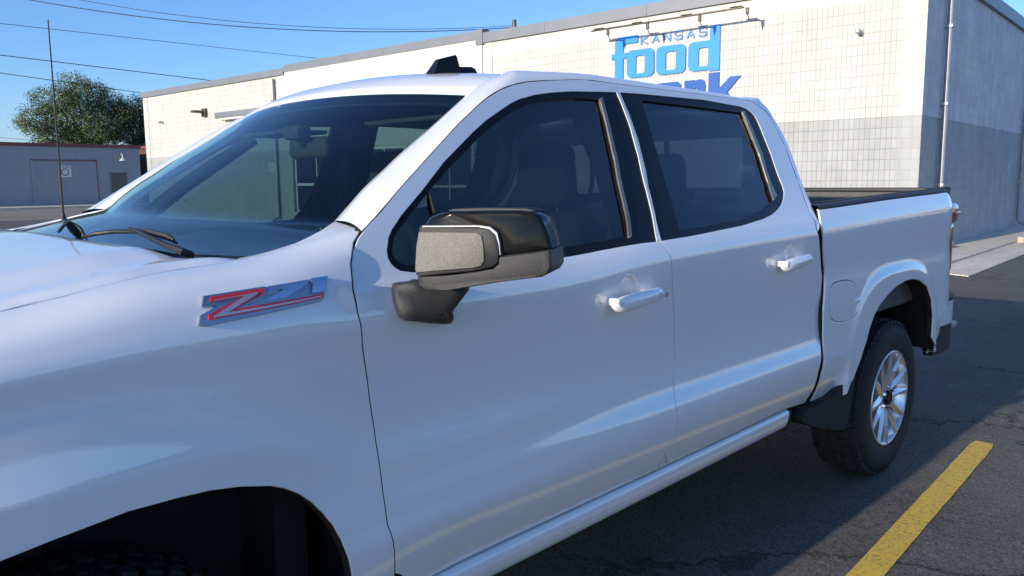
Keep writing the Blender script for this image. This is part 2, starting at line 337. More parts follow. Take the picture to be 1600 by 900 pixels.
M_lblue=mat('light_blue_sign_face',(.03,.27,.80),.35,0,.3); M_dblue=mat('deep_blue_sign_face',(.006,.085,.36),.35,0,.3); M_kblue=mat('pale_blue_sign_face',(.10,.30,.62),.4)
D0=16.264; TC=3.05
fb=empty('warehouse_building','long white and grey block warehouse with the blue sign, behind the pickup','building',tuple(D0*nW),PSI)
def P_(name,lo,hi,m,parent=None,bev=0):      # building-local box: x = into building, y = t, z
    return box(name,lo,hi,m,parent or fb,bev,smooth=bool(bev))
# sections along t
DEP=26
P_('wall',(0,TC+.42,0),(.30,14.02,5.32),M_score)
P_('wall_base_course',(-.006,TC+.42,4.87),(-.001,14.02,5.25),M_stucco)
P_('corner_pier',(-.012,TC,0),(.40,TC+.419,5.33),M_plain)
P_('side_wall',(.401,TC,0),(DEP,TC+.30,5.33),M_plainx)
P_('side_corner_return',(-.011,TC-.006,0),(.402,TC-.001,5.33),M_plainx)
P_('pier',(-.02,14.021,0),(.30,14.36,5.33),M_plain)
P_('wall',(-.055,14.361,0),(.30,14.46,5.42),M_stucco)
P_('wall',(-.05,14.461,0),(.30,20.95,5.45),M_stucco); P_('wall',(-.05,20.951,2.85),(.30,23.72,5.45),M_stucco); P_('wall',(-.05,20.951,0),(.30,23.72,.45),M_stucco); P_('wall',(-.05,23.721,0),(.30,23.98,5.45),M_stucco)
P_('pier',(-.02,23.981,0),(.30,24.46,5.33),M_plain)
P_('wall',(0,24.461,0),(.30,34.75,5.33),M_score)
P_('pier',(-.02,34.751,0),(.30,35.15,5.33),M_plain)
P_('end_wall',(.301,34.85,0),(DEP,35.15,5.33),M_plain)
P_('rear_wall',(DEP-.3,TC+.31,0),(DEP,34.84,5.33),M_plain)
P_('roof',(.31,TC+.31,5.1),(DEP-.31,34.84,5.2),M_flash)
def coping(y0,y1,z0,z1,step=3.05):
    y=y0
    while y<y1-.01:
        e=min(y+step,y1); P_('coping',(-.08,y+.003,z0),(.34,e-.003,z1),M_flash); y=e
coping(TC-.08,14.38,5.26,5.53); coping(14.39,24.0,5.37,5.61); coping(24.01,35.2,5.29,5.52)
P_('coping',(-.10,14.30,5.22),(.2,14.56,5.63),M_flash)
x=.35
while x<DEP: P_('coping',(x,TC-.085,5.34),(min(x+3.0,DEP),TC+.34,5.62),M_flashd); x+=3.006
# storefront window
P_('window_pane',(.10,20.95,.45),(.13,23.72,2.85),M_darkpane)
win=P_('window_frame',(.03,20.96,.45),(.099,21.06,2.84),M_mull)
for y0,y1,z0,z1 in ((21.04,23.70,2.50,2.56),(21.04,23.70,1.38,1.47),(22.38,22.43,.45,2.84),(23.62,23.70,.45,2.84),(21.061,23.70,.455,.52)): P_('mullion',(.035,y0,z0),(.095,y1,z1),M_mull,win)
for yo in (14.7,17.6):
    P_('window_pane',(-.056,yo,.5),(-.051,yo+2.1,2.6),M_darkpane)
    w=P_('window_frame',(-.075,yo,.5),(-.057,yo+.12,2.6),M_mull)
    for y0,y1,z0,z1 in ((.12,2.1,1.30,1.38),(.12,2.1,2.52,2.6),(1.0,1.05,.5,2.52),(2.02,2.1,.5,2.52),(.12,2.1,.5,.57)): P_('mullion',(-.07,yo+y0,z0),(-.058,yo+y1,z1),M_mull,w)
P_('door_canopy',(-.30,24.9,4.0),(.0,28.5,4.22),M_flash,bev=.01)
P_('canopy_soffit',(-.27,24.95,3.93),(.0,28.25,3.998),M_mull)
def downpipe(y,face,zt=5.2,x=None,rad=.055):
    bm=bmesh.new()
    if face=='front': pts=[(-.09,y,zt),(-.09,y,.3),(-.12,y,.2),(-.35,y,.12)]
    else: pts=[(x,TC-.02,zt+.1),(x,TC-.07,zt-.05),(x,TC-.085,zt-.3),(x,TC-.085,.32),(x,TC-.12,.2),(x,TC-.38,.13)]
    tube(bm,pts,rad,12); o=bmobj('downpipe',bm,M_pipe,fb)
    for z in (4.4,2.9,1.3): 
        P_('pipe_strap',(-.16,y-.075,z),(-.0,y+.075,z+.05),M_pipe,o) if face=='front' else P_('pipe_strap',(x-.075,TC-.15,z),(x+.075,TC-.001,z+.05),M_pipe,o)
    return o
downpipe(24.69,'front'); downpipe(0,'side',x=17.55-D0); downpipe(0,'side',x=26.1-D0)
P_('scupper',(17.45-D0,TC-.16,5.1),(17.68-D0,TC-.001,5.28),M_pipe)
# sign letters (building-local: y=t, z up) as real raised letters
def letter(name,loops,m,parent,x0=-.045,x1=-.004,holes=()):
    bm=bmesh.new()
    V,F,LI=cdt(resample(np.array(loops),.5),[resample(np.array(h),.5) for h in holes],9)
    a=[bm.verts.new((x0,v[0],v[1])) for v in V]; b=[bm.verts.new((x1,v[0],v[1])) for v in V]
    for f in F: bm.faces.new([a[i] for i in f]); bm.faces.new([b[i] for i in f[::-1]])
    for L in LI:
        for i in range(len(L)): bm.faces.new((a[L[i]],a[L[(i+1)%len(L)]],b[L[(i+1)%len(L)]],b[L[i]]))
    return bmobj(name,bm,m,parent,smooth=False)
def rr(y0,y1,z0,z1,r,n=5):
    out=[]
    for cx,cz,a0 in ((y1-r,z1-r,0),(y0+r,z1-r,90),(y0+r,z0+r,180),(y1-r,z0+r,270)):
        for k in range(n+1): a=math.radians(a0+90*k/n); out.append((cx+r*math.cos(a),cz+r*math.sin(a)))
    return out
sg=empty('wall_sign','large blue raised lettering on the white block wall above the pickup cab','sign',tuple(D0*nW),PSI)
letter('letter',[(9.97,3.88),(9.97,4.36),(10.06,4.36),(10.06,4.49),(9.97,4.49),(9.97,4.72),(9.94,4.82),(9.84,4.87),(9.33,4.87),(9.33,4.70),(9.70,4.70),(9.74,4.66),(9.74,4.49),(9.63,4.49),(9.63,4.36),(9.74,4.36),(9.74,3.88)],M_lblue,sg)
for a,b in ((8.885,9.625),(8.06,8.82)):
    letter('letter',rr(a,b,3.89,4.53,.13),M_lblue,sg,holes=[rr(a+.245,b-.245,3.98,4.39,.05)])
letter('letter',[(7.22,3.86),(7.22,4.84),(7.46,4.84),(7.46,4.53),(7.86,4.53),(7.95,4.50),(7.99,4.41),(7.99,4.01),(7.95,3.92),(7.86,3.89),(7.5,3.89),(7.46,3.86)],M_lblue,sg,holes=[rr(7.49,7.735,3.98,4.385,.05)])
# lower word
zb=2.86
letter('letter',[(7.22,zb),(7.22,3.18),(6.93,zb),(6.63,zb),(7.02,3.38),(6.71,3.70),(6.95,3.70),(7.20,3.48),(7.22,3.48),(7.22,3.82),(7.47,3.82),(7.47,zb)],M_dblue,sg)
letter('letter',[(8.07,zb),(8.07,3.70),(7.83,3.70),(7.83,3.66),(7.76,3.70),(7.63,3.70),(7.58,3.66),(7.56,3.58),(7.56,zb),(7.75,zb),(7.75,3.50),(7.83,3.50),(7.83,zb)],M_dblue,sg)
letter('letter',[(8.17,zb),(8.17,3.62),(8.25,3.70),(8.75,3.70),(8.75,3.56),(8.41,3.56),(8.41,3.38),(8.72,3.38),(8.82,3.30),(8.82,2.94),(8.72,zb)],M_dblue,sg,holes=[rr(8.41,8.6,2.97,3.27,.03)])
letter('letter',[(9.72,zb),(9.72,3.82),(9.47,3.82),(9.47,3.70),(9.08,3.70),(8.97,3.62),(8.97,2.94),(9.07,zb)],M_dblue,sg,holes=[rr(9.2,9.47,2.98,3.56,.04)])
# small word in thin strokes
def stroke(pts,w=.035):
    bm=bmesh.new()
    for a,b in zip(pts,pts[1:]):
        a=np.array(a);b=np.array(b);d=(b-a)/np.linalg.norm(b-a);n=np.array([-d[1],d[0]])*w/2;a=a-d*w*.4;b=b+d*w*.4
        q=[a+n,b+n,b-n,a-n]; A=[bm.verts.new((-.03,v[0],v[1])) for v in q];B=[bm.verts.new((-.004,v[0],v[1])) for v in q]
        bm.faces.new(A);bm.faces.new(B[::-1])
        for i in range(4): bm.faces.new((A[i],A[(i+1)%4],B[(i+1)%4],B[i]))
    return bm
KL={'K':[[(0,0),(0,1)],[(1,1),(.05,.45),(1,0)]],'A':[[(0,0),(.5,1),(1,0)],[(.2,.33),(.8,.33)]],'N':[[(0,0),(0,1),(1,0),(1,1)]],'S':[[(1,.85),(.85,1),(.15,1),(0,.85),(0,.62),(.15,.5),(.85,.5),(1,.38),(1,.15),(.85,0),(.15,0),(0,.15)]]}
for i,ch in enumerate('KANSAS'):
    y0=9.24-i*.302
    for k,s in enumerate(KL[ch]):
        bm=stroke([(y0-.17*a,4.64+.175*b) for a,b in s],.03)
        bmobj('letter',bm,M_kblue,sg,smooth=False)
# sign light bar
lb=empty('sign_light_bar','long thin bronze lamp bar on four arms above the blue lettering','light fixture',tuple(D0*nW),PSI)
bm=bmesh.new(); bbox(bm,(-.69,6.38,4.965),(-.63,10.22,4.998),.008); bmobj('light_bar',bm,M_brown,lb)
for y in (9.75,8.68,7.38,6.30):
    bm=bmesh.new(); tube(bm,[(-.0,y,4.80),(-.35,y,4.74),(-.58,y,4.74),(-.655,y,4.84)],.010,8); bbox(bm,(-.685,y-.03,4.83),(-.635,y+.03,4.966),.008); bmobj('arm',bm,M_brown,lb); 
    pass
for y in (10.0,8.95,7.7,6.55):
    bm=bmesh.new(); bbox(bm,(-.71,y-.12,4.998),(-.62,y+.12,5.022),.008); bmobj('lamp_head',bm,M_brown,lb)
def camera_small(y,z,label):
    e=empty('security_camera',label,'camera',tuple(D0*nW+tW*y+np.array([0,0,z])),PSI)
    bm=bmesh.new(); bbox(bm,(-.04,-.06,-.05),(0,.06,.07),.01); bmobj('mount',bm,M_mull,e)
    bm=bmesh.new(); bbox(bm,(-.22,-.045,-.04),(-.04,.045,.045),.02); bmobj('body',bm,M_pipe,e)
camera_small(4.24,4.30,'small white security camera high on the wall right of the blue lettering')
camera_small(33.4,4.13,'tiny security camera near the far left end of the white block wall')
wl_=empty('wall_lamp','dark flood lamp on a short arm high on the far white wall','lamp',tuple(D0*nW+tW*29.75+np.array([0,0,4.3])),PSI)
bm=bmesh.new(); bbox(bm,(-.12,-.18,-.15),(0,.12,.18),.02); bmobj('lamp_body',bm,M_brown,wl_)
bm=bmesh.new(); bbox(bm,(-.55,-.10,.0),(-.12,.16,.09),.02); bmobj('lamp_hood',bm,M_brown,wl_)
ns=empty('notice_sign','small square white notice on the grey wall by the downpipe, seen through the windshield','sign',tuple(D0*nW+tW*25.1+np.array([0,0,2.06])),PSI)
bm=bmesh.new(); bbox(bm,(-.02,-.18,-.15),(-.003,.18,.15)); bmobj('panel',bm,M_mull,ns,False)
bm=bmesh.new(); [bbox(bm,(-.026,-.14+a,-.10+b),(-.021,-.14+a+w,-.10+b+.03)) for a,b,w in ((0,0,.1),(.04,.06,.2),(0,.12,.26),(.18,.0,.09))]; bmobj('print',bm,M_flash,ns,False)
# pavement along the side wall, ramp
slab('side_pavement',[W(13.6,2.06),W(60,2.06),W(60,TC-.01),W(13.6,TC-.01)],-.02,.05,M_conc)
slab('kerb_ramp',[W(13.0,1.42),W(19.0,1.42),W(20.5,2.05),W(13.3,2.05)],-.02,.012,M_conc)
slab('kerb',[W(20.4,1.9),W(60,1.9),W(60,2.05),W(20.6,2.05)],-.02,.13,M_conc)
# grey garage across the street
TG=60.2
gb=empty('garage_building','low blue grey garage with a red roof edge across the street','building',tuple(W(0,TG)),PSI)
M_gwall=wallmat('blue_grey_stucco',(.36,.36,.38),(.36,.36,.38),-5,30,30,0,0,(1,1,1),0,noise=.06,x_axis='X')
M_gdoor=mat('blue_grey_panel_door',(.34,.33,.35),.7,noise=(2,.06,4)); M_redtrim=mat('dull_red_trim',(.24,.06,.06),.6); M_olive=mat('olive_steel_door',(.12,.125,.09),.6,noise=(2,.08,3))
def Q_(name,lo,hi,m,parent=None,bev=0): return box(name,lo,hi,m,parent or gb,bev,smooth=bool(bev))
Q_('wall',(-12,0,0),(27.2,12,4.15),M_gwall)
Q_('roof_edge',(-12.05,-.08,4.151),(27.3,12.05,4.38),M_redtrim)
dr=Q_('garage_door',(19.85,-.05,.12),(24.0,-.003,3.1),M_gdoor)
for k in (1,2,3,4): Q_('door_panel_rib',(19.9,-.06,.12+k*.6),(23.95,-.051,.13+k*.6),M_gwall,dr)
Q_('door_trim',(19.72,-.075,.0),(19.849,-.002,3.2),M_gwall); Q_('door_trim',(24.001,-.06,.0),(24.055,-.002,3.2),M_redtrim); Q_('door_trim',(19.72,-.065,3.201),(24.055,-.002,3.25),M_redtrim)
d2=Q_('side_door',(25.0,-.03,.1),(26.1,-.003,2.35),M_olive); Q_('door_handle',(25.08,-.07,1.1),(25.16,-.031,1.2),M_pipe,d2)
Q_('door_frame',(24.93,-.05,.1),(24.999,-.002,2.42),M_flash); Q_('door_frame',(26.101,-.05,.1),(26.17,-.002,2.42),M_flash)
po=empty('poster','white square poster with a dark round print on the grey garage door','poster',tuple(W(21.85,TG-.06,2.45)),PSI)
box('sheet',(-.42,-.02,-.42),(.42,-.001,.42),M_mull,po,smooth=False)
bm=bmesh.new(); r=bmesh.ops.create_circle(bm,cap_ends=True,segments=28,radius=.27,matrix=Matrix.Translation((0,-.026,-.06))@Matrix.Rotation(math.pi/2,4,'X')); bmobj('round_print',bm,M_flash,po,False)
bm=bmesh.new(); r=bmesh.ops.create_circle(bm,cap_ends=True,segments=28,radius=.19,matrix=Matrix.Translation((0,-.030,-.06))@Matrix.Rotation(math.pi/2,4,'X')); bmobj('round_print',bm,M_mull,po,False)
bm=bmesh.new(); [bbox(bm,(-.34+.18*k,-.027,.27),(-.22+.18*k,-.021,.36)) for k in range(4)]; bmobj('heading',bm,M_flash,po,False)
gl=empty('gooseneck_lamp','small white gooseneck lamp above the olive door of the garage','lamp',tuple(W(25.75,TG,3.35)),PSI)
bm=bmesh.new(); tube(bm,[(0,-.0,.15),(0,-.15,.35),(0,-.35,.38),(0,-.45,.2),(0,-.45,.05)],.035,8); bmobj('arm',bm,M_mull,gl)
bm=bmesh.new(); bmesh.ops.create_cone(bm,segments=18,radius1=.26,radius2=.07,depth=.2,cap_ends=True,matrix=Matrix.Translation((0,-.45,-.03))); bmobj('lamp_shade',bm,M_mull,gl)
rb=empty('brick_shed','narrow brown shed with a pale panel between the garage and the warehouse','shed',tuple(W(29.3,62)),PSI)
M_brk=wallmat('brown_brick',(.16,.075,.05),(.16,.075,.05),-5,.4,.13,.015,.5,(.7,.7,.7),.3,x_axis='X')
box('wall',(0,0,0),(9,6,4.3),M_brk,rb,smooth=False); box('pale_panel',(-.02,-.06,2.4),(4,-.002,3.5),M_mull,rb,smooth=False); box('roof',(-.2,-.2,4.301),(9.2,6.2,4.5),M_redtrim,rb,smooth=False)
# ------------------------------------------------------------ low shops across the lot that the paint mirrors
def shop(loc,rot,L,H,label,wallc,k):
    e=empty('shop_building',label,'building',loc,rot)
    mw=mat('shop_wall_%d'%k,wallc,.8,noise=(1,.08,4))
    box('wall',(0,0,0),(L,10,H),mw,e,smooth=False); box('roof_edge',(-.2,-.25,H+.001),(L+.2,10.2,H+.35),M_flash,e,smooth=False)
    x=1.5
    while x<L-3:
        f=box('window',(x,-.06,.6),(x+2.4,-.002,2.8),M_mull,e,smooth=False); box('pane',(x+.1,-.075,.7),(x+2.3,-.061,2.7),M_darkpane,f,smooth=False); x+=4.2
shop((70,-18,0),math.radians(-82),46,4.6,'long pale shop row beyond the lot, mirrored in the pickup paint',(.62,.57,.48),1)
shop((45,-52,0),math.radians(180),60,4.2,'low tan shop row on the lot side behind the viewer',(.40,.33,.25),2)
# ------------------------------------------------------------ utility lines
M_wire=mat('black_cable',(.012,.012,.014),.6)
def wire(a,b,za,zb,label,r=.016,sag=.25,ext=.0):
    A=on_z(a,za); B=on_z(b,zb)
    if ext: A=A-(B-A)*ext
    pts=[]
    for i in range(25):
        t=i/24; p=A+(B-A)*t; p=p-np.array([0,0,sag*4*t*(1-t)]); pts.append(tuple(p))
    bm=bmesh.new(); tube(bm,pts,r,6); tag(bmobj('power_line',bm,M_wire),label,'power line',group='overhead power lines')
wire((0,36.5),(495,91),8.5,8.5,'thin overhead cable crossing the middle of the sky at left',.012,0,.6)
wire((0,86),(331,126),9,9,'thicker overhead cable running above the tree to the warehouse roof',.024,0,.6)
wire((0,114),(224,145.5),9,9,'lowest thick cable passing in front of the tree top',.024,0,.6)
wire((170,0),(800,43),9.5,8.2,'top overhead cable sagging towards the pole beyond the warehouse roof',.018,.75,.3)
wire((233,0),(803,40),9.8,8.4,'fine topmost cable sagging towards the pole beyond the warehouse roof',.012,.7,.3)
wire((-60,210),(75,221),9,9,'faint distant cable low in the sky left of the tree',.03,0)
up=empty('utility_pole','pole top with a pale transformer just above the warehouse roof','utility pole',tuple(on_z((803.5,40),8.3)*np.array([1,1,0])))
bm=bmesh.new(); tube(bm,[(0,0,0),(0,0,8.55)],[.14,.10],10); bmobj('pole',bm,M_brown,up)
bm=bmesh.new(); tube(bm,[(-.05,.26,7.5),(-.05,.26,8.2)],.16,12); bmobj('transformer',bm,M_pipe,up)
bm=bmesh.new(); bbox(bm,(-.05,-.9,8.1),(.05,.9,8.2)); bmobj('cross_arm',bm,M_brown,up)
# ------------------------------------------------------------ tree
def leafmat(name,c):
    m=mat(name,c,.6,noise=(1.2,.4,3)); b=m.node_tree.nodes['Principled BSDF']; return m
M_leaf=leafmat('dusty_green_leaf',(.120,.165,.055)); M_leaf2=leafmat('dark_green_leaf',(.060,.078,.040)); M_bark=mat('grey_bark',(.22,.19,.15),.85,noise=(6,.3,5))
def tree(base,blobs,nleaf,label,size,m,trunk_h,branches=9,cat='tree',name='broadleaf_tree'):
    e=empty(name,label,cat,tuple(base))
    bm=bmesh.new()
    tube(bm,[(0,0,-.1),(.1,0,trunk_h*.5),(0,.1,trunk_h)],[.38,.3,.24],10); bmobj('trunk',bm,M_bark,e)
    bm=bmesh.new()
    for b in blobs:
        c=Vector(b[:3]); mid=Vector((c.x*.4,c.y*.4,trunk_h+(c.z-trunk_h)*.45)); tube(bm,[(0,0,trunk_h*.8),tuple(mid),tuple(c),tuple(c+Vector((c.x*.15,c.y*.15,b[3]*.6)))],[.17,.11,.06,.02],6)
    bmobj('branches',bm,M_bark,e)
    V=[];F=[]
    tot=sum(b[3]**2.2 for b in blobs)
    for b in blobs:
        n=int(nleaf*b[3]**2.2/tot); c=np.array(b[:3])
        # sprigs: small clusters on the blob's uneven shell and inside
        ns=max(8,n//26)
        d=rng.normal(size=(ns,3)); d/=np.linalg.norm(d,axis=1)[:,None]
        rad=b[3]*(.45+.62*rng.rand(ns)**.6)
        cc=c+d*rad[:,None]*np.array([1.05,1.05,.9])
        for s in cc:
            k=26; dr_=rng.normal(size=(k,3))*np.array([.30,.30,.20])*size*2.4; droop=-abs(rng.normal(size=k))*.12
            for j in range(k):
                p=s+dr_[j]; p=p+np.array([0,0,droop[j]])
                a=rng.normal(size=3); a/=np.linalg.norm(a); q=np.cross(a,rng.normal(size=3)); q/=np.linalg.norm(q)+1e-9
                L=size*(.28+.3*rng.rand()); wv=L*.45; i0=len(V)
                V+= [p-a*L/2,p+q*wv/2,p+a*L/2,p-q*wv/2]; F.append((i0,i0+1,i0+2,i0+3))
    mk('crown',V,F,m,e,smooth=False)
    return e
tb=W(29.4,74,0)
def tb_blobs(L): return [(nW[0]*a+tW[0]*b,nW[1]*a+tW[1]*b,z,r) for a,b,z,r in L]
tree(tb,tb_blobs([(-4.4,.5,7.0,1.3),(-5.2,-.5,6.5,.8),(-3.0,0,8.6,1.5),(-1.6,-.6,9.9,1.25),(-.2,0,9.3,1.6),(1.3,.3,8.9,1.4),(-1.6,.3,7.6,1.9),(-.4,-.8,6.3,1.9),(1.6,-.5,7.0,1.8),(2.6,.4,8.3,1.1),(-2.6,.5,6.0,1.5),(-3.6,.9,5.4,1.0),(.8,.6,5.2,1.7),(-1.2,.6,4.8,1.6)]),50000,'tall dusty green tree rising behind the garage roof',.36,M_leaf,4.2)
tree(W(33.2,73,0),tb_blobs([(-1.6,0,7.6,1.2),(.0,0,8.3,1.3),(1.6,0,7.6,1.5),(2.9,.3,8.0,1.1),(-.6,.2,6.2,1.5),(1.1,-.3,6.0,1.6),(2.6,.2,6.4,1.3),(.6,.2,4.8,1.4),(2.2,0,4.7,1.2)]),38000,'darker green tree between the tall tree and the warehouse corner',.36,M_leaf2,3.6)
# bare twigs at far left
bt=empty('bare_tree','bare leafless branches at the left edge above the garage roof','tree',tuple(W(19.5,76,0)))
bm=bmesh.new(); tube(bm,[(0,0,0),(0,0,4.6)],[.25,.16],8); bmobj('trunk',bm,M_bark,bt)
bm=bmesh.new()
for k in range(22):
    a=rng.rand()*6.28; l=.8+1.1*rng.rand(); s=Vector((0,0,4.4+.3*rng.rand())); m_=s+Vector((math.cos(a)*l*.6,math.sin(a)*l*.3,.5*rng.rand())); tube(bm,[s,m_,m_+Vector((math.cos(a+.6)*l*.5,math.sin(a)*.2,.45*rng.rand()))],[.05,.03,.012],5)
bmobj('branches',bm,M_bark,bt)
#@@TRUCK
# ============================================================ PICKUP
WID=2.02                                    # mirror plane is y = WID/2
truck=empty('pickup_truck','white crew cab pickup with black mirrors and a chrome fender badge in the foreground','pickup truck')
def pch(x,y,xq):
    """monotone-ish cubic interpolation"""
    x=np.asarray(x,float); y=np.asarray(y,float); h=np.diff(x); d=np.diff(y)/h; m=np.zeros(len(x))
    for i in range(1,len(x)-1):
        if d[i-1]*d[i]>0: w1=2*h[i]+h[i-1]; w2=h[i]+2*h[i-1]; m[i]=(w1+w2)/(w1/d[i-1]+w2/d[i])
    m[0]=d[0]; m[-1]=d[-1]
    i=np.clip(np.searchsorted(x,xq)-1,0,len(x)-2); t=(xq-x[i])/h[i]
    return (2*t**3-3*t**2+1)*y[i]+(t**3-2*t**2+t)*h[i]*m[i]+(-2*t**3+3*t**2)*y[i+1]+(t**3-t**2)*h[i]*m[i+1]
XS=[-1.10,-.35,.05,.35,.62,.95,1.6,2.70,2.80,3.6,4.3,4.7]
# z and y of the 17 profile points (sill .. belt .. roof) at every station
door_z=[.500,.560,.650,.725,.775,.835,.92,1.02,1.12,1.205,1.255,1.295,1.36,1.47,1.585,1.70,1.80]
door_y=[.085,.052,.014,-.003,.000,.022,.030,.026,.014,.004,.020,.050,.085,.138,.185,.228,.270]
def st(x,sh=0,kind='door'):
    z=list(door_z); y=list(door_y)
    if kind=='fender':
        y[4:10]=[.004,.026,.036,.034,.019,.003]
        z[9]=1.198; z[10]=1.25; y[10]=.014; z[11]=1.30; y[11]=.036
    if kind=='cabf':
        y[4:9]=[.004,.026,.036,.034,.019]; z[9]=1.200
    z[9]+=sh; z[10]+=sh; z[11]+=sh*.9; z[12]+=sh*.5
    return z,y
def bedst(rise=0,tap=0):
    z=list(door_z); y=list(door_y)
    z[9]=1.25+rise; z[10]=1.305+rise; z[11]=1.345+rise; z[12]=1.366+rise; y[9]=.006;y[10]=.018;y[11]=.034;y[12]=.052
    z[13]=1.39+rise; y[13]=.10
    y[3]=-.002;y[4]=.0;y[5]=.004;y[6]=.006;y[7]=.010;y[8]=.018;y[9]=.012
    y=[v+tap for v in y]
    return z,y
def table(stations):
    xs=[s[0] for s in stations]
    Z=np.array([s[1][0] for s in stations]); Y=np.array([s[1][1] for s in stations])
    nx=900; xq=np.linspace(xs[0],xs[-1],nx)
    Zx=np.stack([pch(xs,Z[:,j],xq) for j in range(17)],1); Yx=np.stack([pch(xs,Y[:,j],xq) for j in range(17)],1)
    ns=16*16+1; sq=np.linspace(0,16,ns); i=np.clip(sq.astype(int),0,15); t=sq-i
    def cs(A):
        g=lambda k:A[:,np.clip(k,0,16)]
        p0,p1,p2,p3=g(i-1),g(i),g(i+1),g(i+2)
        return .5*((2*p1)+(-p0+p2)*t+(2*p0-5*p1+4*p2-p3)*t*t+(-p0+3*p1-3*p2+p3)*t**3)
    return xq,sq,cs(Zx),cs(Yx)
def smooth(a,b,v): t=np.clip((v-a)/(b-a),0,1); return t*t*(3-2*t)
def flare(X,Z,xc,zc,a,h,n1,n2,lowcut=True):
    N=((np.abs(X-xc)/a)**3+(np.clip(np.abs(Z-zc),0,9)/h)**3)**(1/3)
    t=np.clip((N-n1)/(n2-n1),0,1); w=(1-t)**1.7
    if lowcut: w=w*smooth(1.25,1.10,Z)
    else: w=w**.85*smooth(1.30,1.16,Z)
    return w
class Surf:
    def __init__(s,stations,kind):
        s.x,s.s,Z,Y=table(stations); X=np.repeat(s.x[:,None],len(s.s),1)
        low=smooth(1.22,1.12,Z)
        if kind in('fender','cab'):
            w=flare(X,Z,.03,.40,.51,.545,1.125,1.72); w=w*(1-.8*smooth(-.15,.75,X-.03)); Y=Y*(1-w)+(-.024)*w
        if kind=='bed':
            w=flare(X,Z,3.62,.42,.52,.555,1.12,1.20,False); Y=Y*(1-w)+(-.004)*w
            Y=Y+.16*np.clip((X-4.30)/.40,0,2)**2.2
            # fuel filler dent
            r=np.hypot(X-3.065,(Z-.99)*1.0); Y=Y+.012*np.exp(-(r/.03)**2)*0
        if kind=='cab':
            for (hx,hz) in ((1.475,1.165),(2.475,1.19)):
                r=np.hypot((X-hx+.01)/1.0,Z-hz-.006); Y=Y+.015*smooth(.046,.037,r)
        if kind in('cab','fender'):
            # the sill-side sculpting fades towards the front of the door
            f=smooth(1.7,.95,X)*smooth(.30,.62,X)*smooth(.70,.76,Z)*smooth(.95,.86,Z); Y=Y*(1-.5*f)+.012*.5*f
        s.Z,s.Y=Z,Y; s.P=np.stack([X,Y,Z],-1)
        dx=np.gradient(s.P,s.x,axis=0); ds=np.gradient(s.P,s.s,axis=1); n=np.cross(dx,ds); n/=np.linalg.norm(n,axis=-1)[...,None]+1e-12
        s.N=n
        s.pp=proj(s.P[::6,::2]); vv=s.P[::6,::2]-CAM; s.back=(vv*s.N[::6,::2]).sum(-1)/np.linalg.norm(vv,axis=-1)>-.03
    def _bl(s,A,x,t):
        fx=np.clip((x-s.x[0])/(s.x[1]-s.x[0]),0,len(s.x)-1.001); ft=np.clip((t-s.s[0])/(s.s[1]-s.s[0]),0,len(s.s)-1.001)
        i=fx.astype(int);j=ft.astype(int);a=(fx-i)[...,None];b=(ft-j)[...,None]
        return A[i,j]*(1-a)*(1-b)+A[i+1,j]*a*(1-b)+A[i,j+1]*(1-a)*b+A[i+1,j+1]*a*b
    def pos(s,q): q=np.atleast_2d(q); return s._bl(s.P,q[:,0],q[:,1]/SCL)
    def nrm(s,q): q=np.atleast_2d(q); n=s._bl(s.N,q[:,0],q[:,1]/SCL); return n/np.linalg.norm(n,axis=1)[:,None]
    def px(s,u,v):
        d=((s.pp-np.array([u,v]))**2).sum(-1)+s.back*1e6; k=np.unravel_index(np.argmin(d),d.shape); q=np.array([s.x[k[0]*6],s.s[k[1]*2]*SCL])
        for _ in range(12):
            r=proj(s.pos(q))[0]-np.array([u,v]); h=1e-4
            J=np.stack([(proj(s.pos(q+[h,0]))[0]-proj(s.pos(q))[0])/h,(proj(s.pos(q+[0,h]))[0]-proj(s.pos(q))[0])/h],1)
            try: dq=-np.linalg.solve(J,r)
            except Exception: break
            q=q+np.clip(dq,-.1,.1)
        return q
    def xz(s,x,z):
        i=int(np.clip((x-s.x[0])/(s.x[1]-s.x[0]),0,len(s.x)-1)); return np.array([x,np.interp(z,s.Z[i],s.s)*SCL])
SCL=.085      # metres of parameter per profile step
FN=Surf([(-1.10,st(0,0,'fender')),(-.35,st(0,0,'fender')),(.05,st(0,0,'fender')),(.35,st(0,0,'fender')),(.62,st(0,0,'fender')),(.95,st(0,0,'fender'))],'fender')
# fender crown: replace the upper profile by the rounded top that meets the bonnet
def fend_station(x,top,yt):
    z,y=st(0,0,'fender'); z=list(z); y=list(y)
    z[12]=top-.014; z[13]=top-.003; z[14]=top-.002; z[15]=top-.001; z[16]=top+.0
    y[12]=.074; y[13]=.125; y[14]=.185; y[15]=.25; y[16]=.32
    if x>.5: z[12]=top-.045; y[12]=.075; z[13]=top-.016; y[13]=.115; y[14]=.17; z[14]=top-.008; z[15]=top-.003; z[16]=top
    z[9]=1.198-max(0,1.30-top)*.6; z[10]=z[9]+.46*(z[12]-z[9]); z[11]=z[9]+.78*(z[12]-z[9])
    if x>.5: y[10]=.026; y[11]=.054
    return x,(z,y)
FN=Surf([fend_station(-1.10,1.12,0),fend_station(-.35,1.245,0),fend_station(-.08,1.288,0),fend_station(.13,1.322,0),fend_station(.35,1.339,0),fend_station(.64,1.402,0),fend_station(.80,1.43,0)],'fender')
CB=Surf([(.30,st(0,0,'cabf')),(.72,st(0,0,'cabf')),(1.15,st(0,.0)),(1.6,st(0,.03)),(2.70,st(0,.055)),(3.3,st(0,.06))],'cab')
BD=Surf([(2.6,bedst(-.006)),(2.80,bedst(-.002)),(3.6,bedst(.022)),(4.3,bedst(.038)),(5.0,bedst(.05))],'bed')
